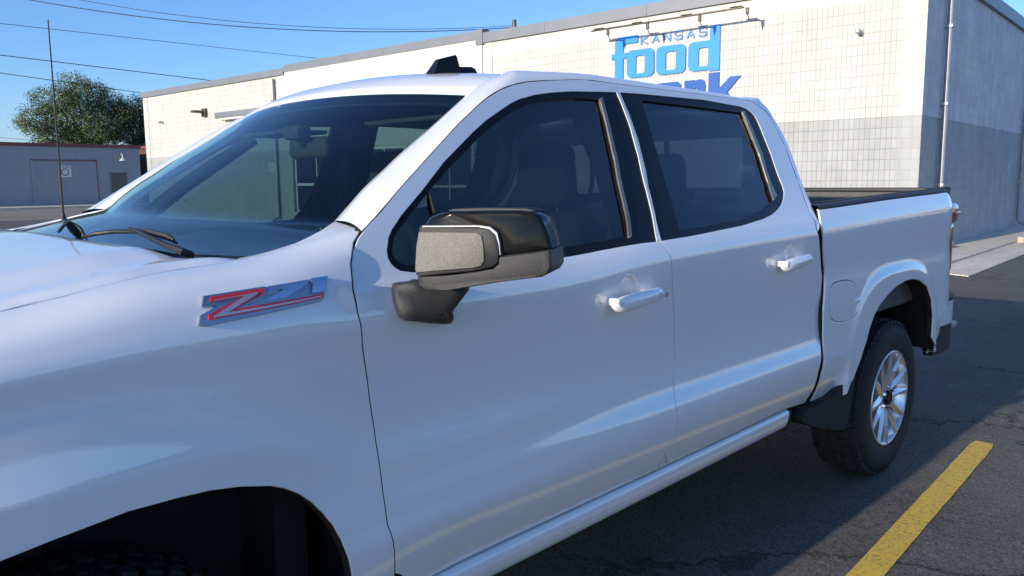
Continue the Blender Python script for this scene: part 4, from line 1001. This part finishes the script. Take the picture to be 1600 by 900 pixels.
# ---- bed: rail cap, inner walls, tailgate, light, bumper
railpts=[(1279,326),(1320,320.5),(1400,308.5),(1440,302.5),(1474,297.5)]
RB=[BD.pos(np.array([x_,12*SCL]))[0] for x_ in (2.79,3.1,3.5,3.9,4.2,4.4,4.52,4.62,4.70)]
V=[];F=[]
pr=[(-.004,-.016),(-.006,.004),(.002,.012),(.020,.016),(.070,.014),(.082,.004),(.082,-.06)]
RBc=catm(RB,5)
for p in RBc:
    for dy,dz in pr: V.append(p+np.array([0,dy,dz]))
k=len(pr)
for i in range(len(RBc)-1):
    for j in range(k-1): a=i*k+j; F.append((a,a+k,a+k+1,a+1))
rc=mk('bed_rail_cap',V,F,M_blackplastic,truck); autosmooth(rc.data,50)
rc2=link('bed_rail_cap',rc.data.copy(),None,truck)
for v in rc2.data.vertices: v.co.y=WID-v.co.y
x0,x1=2.86,4.62
bedw=box('bed_liner',(x0,.13,.82),(x1,1.89,.84),M_bedliner,truck)
def ribwall(name,y,s):
    bm=bmesh.new(); bbox(bm,(x0,min(y,y+s*.02),.84),(x1,max(y,y+s*.02),1.385))
    x=x0+.05
    while x<x1-.15:
        bbox(bm,(x,min(y-s*.014,y),1.24),(x+.12,max(y-s*.014,y),1.315),.008); bbox(bm,(x,min(y-s*.014,y),.9),(x+.10,max(y-s*.014,y),1.20),.008); x+=.19
    bbox(bm,(x0,min(y-s*.02,y),1.335),(x1,max(y-s*.02,y),1.37),.006)
    for v in bm.verts:
        if v.co.z>.9: v.co.z+=(v.co.x-2.8)*.026
    return bmobj(name,bm,M_bedliner,truck)
ribwall('bed_inner_wall',1.90,1); ribwall('bed_inner_wall',.12,-1)
box('bed_front_wall',(2.85,.12,.84),(2.88,1.90,1.38),M_bedliner,truck)
tg=box('tailgate',(4.64,.16,.70),(4.80,1.86,1.40),M_paint,truck,.015); box('tailgate_liner',(4.632,.14,.84),(4.639,1.88,1.402),M_bedliner,tg); box('tailgate_cap',(4.62,.15,1.401),(4.81,1.87,1.425),M_blackplastic,tg,.006)
# tail lamp wrapping the corner
bm=bmesh.new(); bbox(bm,(4.66,.118,1.215),(4.885,.30,1.335),.03,4); bbox(bm,(4.66,.125,.93),(4.83,.29,1.214),.02,3); tl=bmobj('tail_light',bm,M_taillens,truck)
bm=bmesh.new(); bbox(bm,(4.80,.112,1.262),(4.89,.28,1.285),.005); bmobj('lens_bar',bm,M_lens,tl)
tl2=link('tail_light',tl.data.copy(),None,truck)
for v in tl2.data.vertices: v.co.y=WID-v.co.y
bm=bmesh.new()
bp=[(4.50,.105),(4.66,.092),(4.81,.10),(4.92,.16),(4.98,.32),(5.0,.6),(5.0,1.42),(4.98,1.70),(4.92,1.86),(4.81,1.92),(4.66,1.928),(4.50,1.915)]
bpc=catm(bp,4)
def vband(bm,pl,z0,z1,th=.05):
    pl=[np.array(p) for p in pl]; n=len(pl); A=[]
    for i,p in enumerate(pl):
        t=pl[min(i+1,n-1)]-pl[max(i-1,0)]; t/=np.linalg.norm(t); nr=np.array([-t[1],t[0]])*th
        A.append([bm.verts.new((p[0],p[1],z0)),bm.verts.new((p[0],p[1],z1)),bm.verts.new((p[0]+nr[0],p[1]+nr[1],z1)),bm.verts.new((p[0]+nr[0],p[1]+nr[1],z0))])
    for a,b in zip(A,A[1:]):
        for k in range(4): bm.faces.new((a[k],a[(k+1)%4],b[(k+1)%4],b[k]))
    bm.faces.new(A[0]); bm.faces.new(A[-1][::-1])
vband(bm,bpc,.63,.765); bu=bmobj('rear_bumper',bm,M_paint,truck,True,40)
bm=bmesh.new(); vband(bm,[q*np.array([1,1])-np.array([.01,0]) for q in bpc],.47,.629); bmobj('bumper_lower',bm,M_blackplastic,bu)
bm=bmesh.new(); vband(bm,[q for q in bpc],.766,.79,.12); bmobj('bumper_step_pad',bm,M_blackplastic,bu)
bm=bmesh.new(); bbox(bm,(4.93,.14,.555),(5.06,.42,.60),.014); bmobj('corner_step',bm,M_pipe,bu)
# ---- handles
def handle(cx,cz,door,S,drop=0.0):
    q=S.xz(cx,cz); p=S.pos(q)[0]; y0=-.002
    bm=bmesh.new(); V=[];n=22;m_=12
    rings=[]
    for i in range(n+1):
        t=-1+2*i/n; h=.0235*(1-abs(t)**5)**.5*(1-.10*t) if abs(t)<1 else .0; h=max(h,.004)
        d=.010*(1-abs(t)**6)+.003
        xx=cx+t*.122; zz=cz-.012+t*.008; yy=y0-.028+.012*abs(t)**3
        rings.append([bm.verts.new((xx,yy+d*math.cos(a),zz+h*math.sin(a))) for a in [2*math.pi*k/m_ for k in range(m_)]])
    for a,b in zip(rings,rings[1:]):
        for k in range(m_): bm.faces.new((a[k],a[(k+1)%m_],b[(k+1)%m_],b[k]))
    bm.faces.new(rings[0]); bm.faces.new(rings[-1])
    h=bmobj('door_handle',bm,M_paint,door,True,60)
    for s in (-1,1):
        bm=bmesh.new(); bbox(bm,(cx+s*.095-.014,y0-.034,cz-.022),(cx+s*.095+.012,y0+.02,cz+.0),.005); bmobj('handle_mount',bm,M_paint,h)
    return h
h=handle(1.475,1.160,f_door,CB); handle(2.475,1.188,r_door,CB)
bm=bmesh.new(); bmesh.ops.create_cone(bm,segments=16,radius1=.008,radius2=.008,depth=.006,cap_ends=True,matrix=Matrix.Translation((1.572,-.046,1.153))@Matrix.Rotation(math.pi/2,4,'X')); bmobj('lock_cylinder',bm,M_chrome,h)
# ---- fender badge
def badgepoly(name,loops,m,parent,h0,h1,holes=[]):
    Zp=lambda l:[(280+a/5.714,420+b/5.714) for a,b in l]
    Q=np.array([FN.px(*q) for q in Zp(loops)]); Hs=[np.array([FN.px(*q) for q in Zp(h)]) for h in holes]
    V,F,LI=cdt(resample(Q,.006),[resample(h,.006) for h in Hs],.02)
    P=FN.pos(V); N=FN.nrm(V); N=N*0+N.mean(0)/np.linalg.norm(N.mean(0))
    bm=bmesh.new(); a=[bm.verts.new(v) for v in P+N*h1]; b=[bm.verts.new(v) for v in P+N*h0]
    for f in F: bm.faces.new([a[i] for i in f])
    for L_ in LI:
        L_=[k for i,k in enumerate(L_) if k!=L_[i-1]]
        for i in range(len(L_)): 
            try: bm.faces.new((a[L_[i]],a[L_[(i+1)%len(L_)]],b[L_[(i+1)%len(L_)]],b[L_[i]]))
            except ValueError: pass
    return bmobj(name,bm,m,parent,False)
bg=badgepoly('badge',[(205,255),(742,168),(768,173),(1125,112),(1140,116),(1150,104),(1302,80),(1312,84),(1275,272),(1262,292),(215,520),(165,512),(180,425),(330,342),(200,352),(190,342)],M_bbase,fender,-.01,.007)
badgepoly('letter',[(262,268),(725,188),(730,240),(490,372),(1270,230),(1270,270),(245,472),(245,425),(445,318),(560,262),(480,275),(262,310)],M_red,bg,.007,.0105)
badgepoly('letter_inlay',[(300,292),(690,222),(660,252),(415,405),(1255,252),(1255,262),(290,452),(290,440),(560,262),(510,262),(300,300)],M_pink,bg,.0105,.0115)
badgepoly('letter',[(765,180),(1122,118),(1128,150),(940,268),(915,275),(590,338),(760,300),(905,205),(880,206),(770,228)],M_bchrome,bg,.007,.0135)
badgepoly('letter',[(1150,108),(1296,86),(1268,222),(1158,240),(1165,150),(1148,152)],M_bchrome,bg,.007,.0135)
# ---- door mirror
def mirror_build():
    e=bpy.data.objects.new('side_mirror',None); C.objects.link(e); e.parent=f_door
    # plane facing forward-outward that carries the measured outline
    A=on_y((650,400),-.075); B=on_y((862,400),-.335); t=(B-A); t[2]=0; t/=np.linalg.norm(t); nrm=np.cross(t,[0,0,1]); 
    if nrm[0]>0: nrm=-nrm
    d0=A@nrm
    back=-nrm
    def prism(name,pts,d_front,d_back,m,parent,taper=1.0,bev=.0,seg=3,crv=False,shift=(0,0,0)):
        P=np.array([on_pl(q,nrm,d0) for q in pts]); 
        if crv: P=catm(P,4,True)
        c=P.mean(0); bm=bmesh.new()
        levels=[(d_front,1.0)] if not bev else [(d_front,1-bev*1.6/.12),(d_front-bev*.35*(1 if d_front>d_back else 1),1-bev*.5/.12),(d_front-bev,1.0)]
        levels+=[(d_back+.02,1-(1-taper)*.6),(d_back,taper)]
        R=[]
        for d,s in levels:
            R.append([bm.verts.new(c+(p-c)*s+nrm*d+np.array(shift)*(1-s)) for p in P])
        for a,b in zip(R,R[1:]):
            for k in range(len(P)): bm.faces.new((a[k],a[(k+1)%len(P)],b[(k+1)%len(P)],b[k]))
        bm.faces.new(R[0]); bm.faces.new(R[-1][::-1])
        return bmobj(name,bm,m,parent,True,32)
    up=prism('mirror_cap',[(660,352),(668,341),(682,334),(700,330.5),(760,329),(810,329),(832,332),(843,340),(850,356),(857,375),(860,389),(800,398),(782,399),(780,372),(772,358),(752,353.5),(700,352)],.0,-.13,M_blackgloss,e,.90,.012)
    pn=prism('mirror_front_panel',[(655,352.5),(752,354),(768,357),(777,368),(780,395),(779,410),(771,417.5),(740,424),(654,433),(648.5,428),(649,390)],.002,-.12,M_blackplastic,e,.96,.006)
    prism('mirror_front_insert',[(656,362),(745,363),(754,368),(757,385),(757.5,408),(753,415),(740,418),(652,425.5),(650,421),(652,385)],.006,-.02,M_insert,pn,1,.002)
    lo=prism('mirror_lower_shell',[(651,433),(700,430.5),(745,424.5),(773,419.5),(783,411),(784,399.5),(860,390),(862,418),(856,428),(846,433),(780,441),(690,456),(664,453.5),(654,447)],.004,-.13,M_texplastic,e,.93,.008)
    gl=prism('mirror_trim_line',[(661,352),(750,351.3),(768,354),(779,363),(783,380),(784.5,398),(782,398),(780,381),(775,366),(766,357.5),(748,354.2),(661,354.5)],.007,-.01,M_pipe,e)
    prism('mirror_top_visor',[(690,330),(700,327.5),(750,326),(815,327),(828,330.5),(760,330.8)],-.03,-.10,M_blackplastic,e)
    # foot that carries the mirror from the door skin
    rings=[]
    def onS(u,v): q=CB.px(u,v); return CB.pos(q)[0],CB.nrm(q)[0]
    base=[(615,446),(622,441.5),(640,440),(656,437),(706,452),(728,453),(716,474),(708,487),(709,497),(703,506),(680,506.5),(650,503),(632,500),(623,488),(617,466)]
    Bp=np.array([onS(*q)[0] for q in base]); 
    outer=[(615.5,448),(622,442.5),(640,440),(658,437),(718,443),(735,447),(717,474),(708,487),(709,497),(703,506),(680,505.5),(650,502),(632,499),(623,487),(617,466)]
    bm=bmesh.new()
    depth=[.020,.03,.05,.062,.085,.095,.075,.06,.05,.035,.035,.03,.026,.022,.020]
    Op=[]
    for q,d,bp_ in zip(outer,depth,Bp): Op.append(on_y(q,bp_[1]-d))
    Op=np.array(Op); Bc=catm(Bp,3,True)+np.array([0,.01,0]); Oc=catm(Op,3,True)
    cc=Oc.mean(0)
    R=[[bm.verts.new(p) for p in Bc],[bm.verts.new(p*.25+q*.75) for p,q in zip(Bc,Oc)],[bm.verts.new(q) for q in Oc],[bm.verts.new(cc+(q-cc)*.86+np.array([-.006,-.009,0])) for q in Oc],[bm.verts.new(cc+(q-cc)*.5+np.array([-.008,-.014,0])) for q in Oc]]
    for a,b in zip(R,R[1:]):
        for k in range(len(a)): bm.faces.new((a[k],a[(k+1)%len(a)],b[(k+1)%len(a)],b[k]))
    bm.faces.new(R[-1])
    bmobj('mirror_foot',bm,M_texplastic,e,True,60)
    # reflecting glass at the rear side
    Pg=[on_pl(q,nrm,d0) for q in [(668,345),(845,345),(852,420),(668,437)]]; Pg=[p-nrm*.135 for p in Pg]; c=sum(Pg)/4; Pg=[c+(p-c)*.86 for p in Pg]
    mk('mirror_glass',Pg,[(0,1,2,3)],M_chrome,e,False)
    return e
mir=mirror_build()
# ---- shark fin
fin=bmesh.new()
def finat(uv,y): return on_y(uv,y)
FY=.62
fp=[(659.5,130.5),(660,126),(664,121),(670,117),(683,92),(696,88.5),(710.5,85),(712.5,88),(714,104),(733,104),(738,107),(741,116),(722,119),(700,124),(680,130)]
Pf=np.array([on_y(q,FY) for q in fp]); 
zb_=min(Pf[:,2])
def finlayer(dy,sc,up=0): return [fin.verts.new((Pf[:,0].mean()+(p[0]-Pf[:,0].mean())*sc,FY+dy,p[2]+up)) for p in Pf]
Rn=[]
hmax=Pf[:,2].max(); 
for s in (-1,1):
    L_=[]
    for p in Pf:
        hgt=np.clip((p[2]-zb_)/(hmax-zb_),0,1); L_.append(fin.verts.new((p[0],FY+s*(.030*(1-hgt)**1.2+.004),p[2]-.002)))
    Rn.append(L_)
c1=fin.faces.new(Rn[0]); c2=fin.faces.new(Rn[1][::-1])
for k in range(len(fp)): fin.faces.new((Rn[0][k],Rn[1][k],Rn[1][(k+1)%len(fp)],Rn[0][(k+1)%len(fp)]))
bmobj('roof_antenna_fin',fin,M_blackgloss,truck,True,40)
# ---- mast antenna on the far fender
ab=on_y((100,349),1.84); at_=on_y((75,31),1.84)
bm=bmesh.new(); tube(bm,[tuple(ab),tuple(ab*.5+at_*.5),tuple(at_)],[.0042,.003,.0022],8); 
for k in range(34):
    p=ab+(at_-ab)*(k+1)/36; bmesh.ops.create_icosphere(bm,subdivisions=1,radius=.0048-.0016*k/34,matrix=Matrix.Translation(Vector(p)))
an=bmobj('mast_antenna',bm,M_blackplastic,truck)
bm=bmesh.new(); tube(bm,[tuple(ab+np.array([0,0,-.06])),tuple(ab),tuple(ab+(at_-ab)*.05)],[.014,.011,.006],10); bmobj('antenna_base',bm,M_blackplastic,an)
# ---- wipers
def wiper(pts,name='wiper'):
    e=bpy.data.objects.new(name,None); C.objects.link(e); e.parent=truck
    arm,blade=pts
    def P(u,v,z): return wsPz(u,v)+np.array([-.5,0,1.0])*z
    bm=bmesh.new(); tube(bm,[tuple(a) for a in arm],[.020,.016,.012,.009][:len(arm)]+[.009]*max(0,len(arm)-4),8)
    o=bmobj('wiper_arm',bm,M_blackplastic,e)
    for v in o.data.vertices: pass
    bm=bmesh.new(); tube(bm,[tuple(a) for a in blade],[.006]+[.013]*(len(blade)-2)+[.005],6); bmobj('wiper_blade',bm,M_blackplastic,e)
    return e
def wp(y,v,h): 
    u=(y-yc)/(yc-.26); return wsP(u,v)+np.array([-.45,0,.9])*h
def wpx(u,v,h):
    q=np.array([-.3,.05])
    for _ in range(25):
        f=lambda q:proj(wsP(q[0],q[1])+np.array([-.45,0,.9])*h)-np.array([u,v])
        r=f(q); J=np.stack([(f(q+[1e-3,0])-r)/1e-3,(f(q+[0,1e-3])-r)/1e-3],1)
        q=q-np.clip(np.linalg.solve(J,r),-.15,.15); q[0]=np.clip(q[0],-.99,.99)
    return wsP(q[0],q[1])+np.array([-.45,0,.9])*h
e=bpy.data.objects.new('wiper',None); C.objects.link(e); e.parent=truck
bm=bmesh.new(); tube(bm,[tuple(wpx(*q)) for q in ((300,399,.008),(286,393.5,.022),(264,385,.030),(238,373,.034),(216,362,.032),(203,358,.030))],[.008,.0085,.007,.006,.005,.005],8); bmobj('wiper_arm',bm,M_blackplastic,e)
bm=bmesh.new(); tube(bm,[tuple(wpx(*q)) for q in ((128,371,.012),(150,365,.014),(180,361.5,.016),(213,362,.018))],[.003,.0055,.006,.0055],8); tube(bm,[tuple(wpx(*q)) for q in ((213,362,.018),(240,366,.018),(262,372,.016),(276,380,.012))],[.0055,.006,.0055,.003],8); bmobj('wiper_blade',bm,M_blackplastic,e)
bm=bmesh.new(); tube(bm,[tuple(wpx(*q)) for q in ((213,359,.030),(238,363,.030),(262,369,.026),(272,375,.020))],[.004,.007,.007,.003],8); bmobj('wiper_spoiler',bm,M_texplastic,e)
e=bpy.data.objects.new('wiper',None); C.objects.link(e); e.parent=truck
bm=bmesh.new(); tube(bm,[tuple(wpx(*q)) for q in ((122,366,.0),(114,358,.02),(108,351,.035),(104,346,.04))],[.010,.011,.009,.005],8); bmobj('wiper_arm',bm,M_blackplastic,e)
bm=bmesh.new(); tube(bm,[tuple(wpx(*q)) for q in ((92,362,.01),(98,354,.03),(103,348,.04))],[.004,.005,.004],6); bmobj('wiper_blade',bm,M_blackplastic,e)
# ---- interior
def rbox(name,lo,hi,m,bev,parent=None,seg=4): return box(name,lo,hi,m,parent or truck,bev,seg)
# dashboard as a lofted hump across the cab
V=[];F=[];n=40
dp=[(-.02,-.03),(.08,.005),(.20,.012),(.33,-.005),(.42,-.05),(.45,-.13),(.42,-.30),(.40,-.6)]
for j in range(n+1):
    y=.17+(WID-.34)*j/n; u=(y-yc)/(yc-.17); b=wsP(np.clip(u,-1,1),0); hump=.050*math.exp(-((y-.56)/.20)**2)+.012*math.exp(-((y-1.01)/.2)**2)
    for dx,dz in dp: V.append((b[0]+dx+.02,y,1.318+dz+hump*smooth(.05,.25,np.array(dx))*(dz>-.1)))
k=len(dp)
for j in range(n):
    for q in range(k-1): a=j*k+q; F.append((a,a+1,a+k+1,a+k))
dash=mk('dashboard',V,F,M_dash,truck)
def steer():
    c=Vector((.98,.58,1.20)); M=Matrix.Translation(c)@Matrix.Rotation(math.radians(-62),4,'Y')
    bm=bmesh.new(); R=.185; pts=[]
    n=36
    rings=[]
    for i in range(n):
        a=2*math.pi*i/n; ring=[]
        for j in range(8):
            b=2*math.pi*j/8; ring.append(bm.verts.new(M@Vector(((R+.016*math.cos(b))*math.cos(a),(R+.016*math.cos(b))*math.sin(a),.016*math.sin(b)))))
        rings.append(ring)
    for i in range(n):
        a,b=rings[i],rings[(i+1)%n]
        for j in range(8): bm.faces.new((a[j],b[j],b[(j+1)%8],a[(j+1)%8]))
    o=bmobj('steering_wheel',bm,M_int,truck)
    bm=bmesh.new(); bbox(bm,(-.06,-.17,-.02),(.05,.17,.03),.015,2,M); bmobj('steering_hub',bm,M_int,o)
steer()
def seat(name,x,y,wd,top=1.38,head=True,hz=1.62,hw=.13,twin=False):
    e=bpy.data.objects.new(name,None); C.objects.link(e); e.parent=truck
    rbox('seat_cushion',(x-.48,y-wd/2,.72),(x+.05,y+wd/2,.90),M_seat,.05,e)
    bm=bmesh.new(); vs=bbox(bm,(x-.06,y-wd/2,.85),(x+.07,y+wd/2,top),.05,4)
    for v in bm.verts: v.co.x+=(v.co.z-.85)*.28; v.co.y=y+(v.co.y-y)*(1-.25*max(0,(v.co.z-1.15))/.25)
    bmobj('seat_back',bm,M_seat,e)
    for yy in ([y] if not twin else [y-.33,y+.33]):
        bm=bmesh.new(); xh=x+.17; bbox(bm,(xh-.055,yy-hw,top+.015),(xh+.05,yy+hw,hz),.045,5)
        for v in bm.verts: v.co.y=yy+(v.co.y-yy)*(1-.18*max(0,v.co.z-top)/(hz-top))
        bmobj('headrest',bm,M_seat,e)
        bm=bmesh.new(); [tube(bm,[(xh,yy+s*.05,top-.05),(xh,yy+s*.05,top+.04)],.006,6) for s in (-1,1)]; bmobj('headrest_posts',bm,M_chrome,e)
seat('front_seat',1.55,.56,.52); seat('front_seat',1.55,WID-.56,.52)
seat('rear_seat',2.42,yc,1.45,1.34,True,1.60,.14,True)
rbox('centre_console',(1.0,.88,.60),(1.75,1.14,1.00),M_int,.03)
# headliner and rear bulkhead with its window opening
V=[];F=[]
for i in range(13):
    for j in range(13):
        x=1.16+(2.68-1.16)*i/12; y=.40+(WID-.80)*j/12; V.append((x,y,roofz(x,y)-.045))
for i in range(12):
    for j in range(12): a=i*13+j; F.append((a,a+1,a+14,a+13))
mk('headliner',V,F,M_int,truck)
for s in (0,1):
    V=[];F=[]
    for k in range(8,22):
        g=G[k]; i_=I[k]; P=[g+np.array([0,.035,-.02]),np.array([min(i_[0],2.7),max(i_[1],.38)+.04,roofz(min(max(i_[0],1.15),2.6),.45)-.05])]
        V+= [mirr(p) if s else p for p in P]
    F=[(2*a,2*a+1,2*a+3,2*a+2) for a in range(13)]; mk('headliner_edge',V,F,M_int,truck)
bw=empty('rear_bulkhead'); bw.parent=truck
lv=[I[k]+np.array([-.035,.035,0]) for k in range(18,28)]; lv=sorted(lv,key=lambda p:p[2]); zz=[p[2] for p in lv]; lx=[p[0] for p in lv]; ly=[max(p[1],.15) for p in lv]
def bk(z): return float(np.interp(z,zz,lx)),float(np.interp(z,zz,ly))
def bsheet(name,z0,z1,ya,yb,m,par,dx=0):
    V=[];F=[];n=8
    for i in range(n+1):
        z=z0+(z1-z0)*i/n; x_,y_=bk(z); a=y_ if ya is None else ya; b=WID-y_ if yb is None else yb
        V+=[(x_+dx,a,z),(x_+dx,b,z)]
    for i in range(n): F.append((2*i,2*i+1,2*i+3,2*i+2))
    return mk(name,V,F,m,par)
bsheet('bulkhead_frame',.80,1.385,None,None,M_paint,bw); bsheet('bulkhead_frame',1.665,1.775,None,None,M_paint,bw); bsheet('bulkhead_frame',1.775,1.835,.42,WID-.42,M_paint,bw,.0); bsheet('bulkhead_frame',1.385,1.665,None,.40,M_paint,bw); bsheet('bulkhead_frame',1.385,1.665,WID-.40,None,M_paint,bw)
bsheet('rear_window_glass',1.385,1.665,.40,WID-.40,M_priv,bw); bsheet('window_divider',1.385,1.665,.77,.80,M_blackplastic,bw,-.006); bsheet('window_divider',1.385,1.665,1.22,1.25,M_blackplastic,bw,-.006)
box('bulkhead_trim',(2.72,.15,.6),(2.74,1.87,1.35),M_int,bw)
# inner A and B pillar trims
def pillar(name,pts,r): 
    bm=bmesh.new(); tube(bm,pts,r,8); o=bmobj(name,bm,M_int,truck); 
    bm=bmesh.new(); tube(bm,[tuple(mirr(np.array(p))) for p in pts],r,8); bmobj(name,bm,M_int,truck)
pillar('a_pillar_trim',[tuple(I[0]*.5+G[0]*.5+np.array([.10,.07,-.07])),tuple(I[4]*.5+G[4]*.5+np.array([.06,.07,-.07])),tuple(I[8]*.5+G[8]*.5+np.array([.06,.06,-.06]))],[.03,.028,.026])
pillar('b_pillar_trim',[(1.72,.17,1.25),(1.70,.27,1.55),(1.68,.36,1.72)],[.06,.055,.05])
pillar('grab_handle',[tuple(I[2]*.5+G[2]*.5+np.array([.11,.06,-.06])),tuple(I[4]*.5+G[4]*.5+np.array([.09,.07,-.06])),tuple(I[6]*.5+G[6]*.5+np.array([.07,.06,-.06]))],.014)
# inner mirror
rv=wsP(0,.86)
bm=bmesh.new(); bbox(bm,(rv[0]+.10,yc-.12,rv[2]-.135),(rv[0]+.13,yc+.11,rv[2]-.065),.016,3); m_=bmobj('rear_view_mirror',bm,M_int,truck)
bm=bmesh.new(); tube(bm,[tuple(rv+np.array([.05,0,-.035])),tuple(rv+np.array([.10,0,-.09]))],.014,8); bbox(bm,(rv[0]+.045,yc-.05,rv[2]-.075),(rv[0]+.10,yc+.05,rv[2]-.03),.012); bmobj('mirror_stem',bm,M_int,m_)
for yy in (.60,WID-.60):
    a=wsP((yy-yc)/(yc-.3),.93); rbox('sun_visor',(a[0]+.09,yy-.19,a[2]-.062),(a[0]+.24,yy+.19,a[2]-.048),M_int,.006)
# ---- the far side: mirrored panels
def mirror_tree(o,parent):
    me=None
    if o.data is not None:
        me=MM.get(o.data.name)
        if me is None:
            me=o.data.copy(); me.name=o.data.name
            ns=[tuple(l.normal) for l in o.data.loops]
            bm=bmesh.new(); bm.from_mesh(me)
            for v in bm.verts: v.co.y=WID-v.co.y
            bmesh.ops.reverse_faces(bm,faces=bm.faces); bm.to_mesh(me); bm.free()
            MM[o.data.name]=me
    c=bpy.data.objects.new(o.name.split('.')[0],me); C.objects.link(c); c.parent=parent
    if o.data is None: pass
    for ch in list(o.children):
        if not ch.name.startswith('side_mirror'): mirror_tree(ch,c)
    return c
MM={}
for o in (f_door,r_door,fender,bed,cabrail): mirror_tree(o,truck)
for o in list(truck.children):
    if o.name.startswith(('inner_door_panel','inner_wing','inner_bed_wall','rocker_panel','wheel_liner','mud_flap','inner_fender_wall')) : mirror_tree(o,truck)
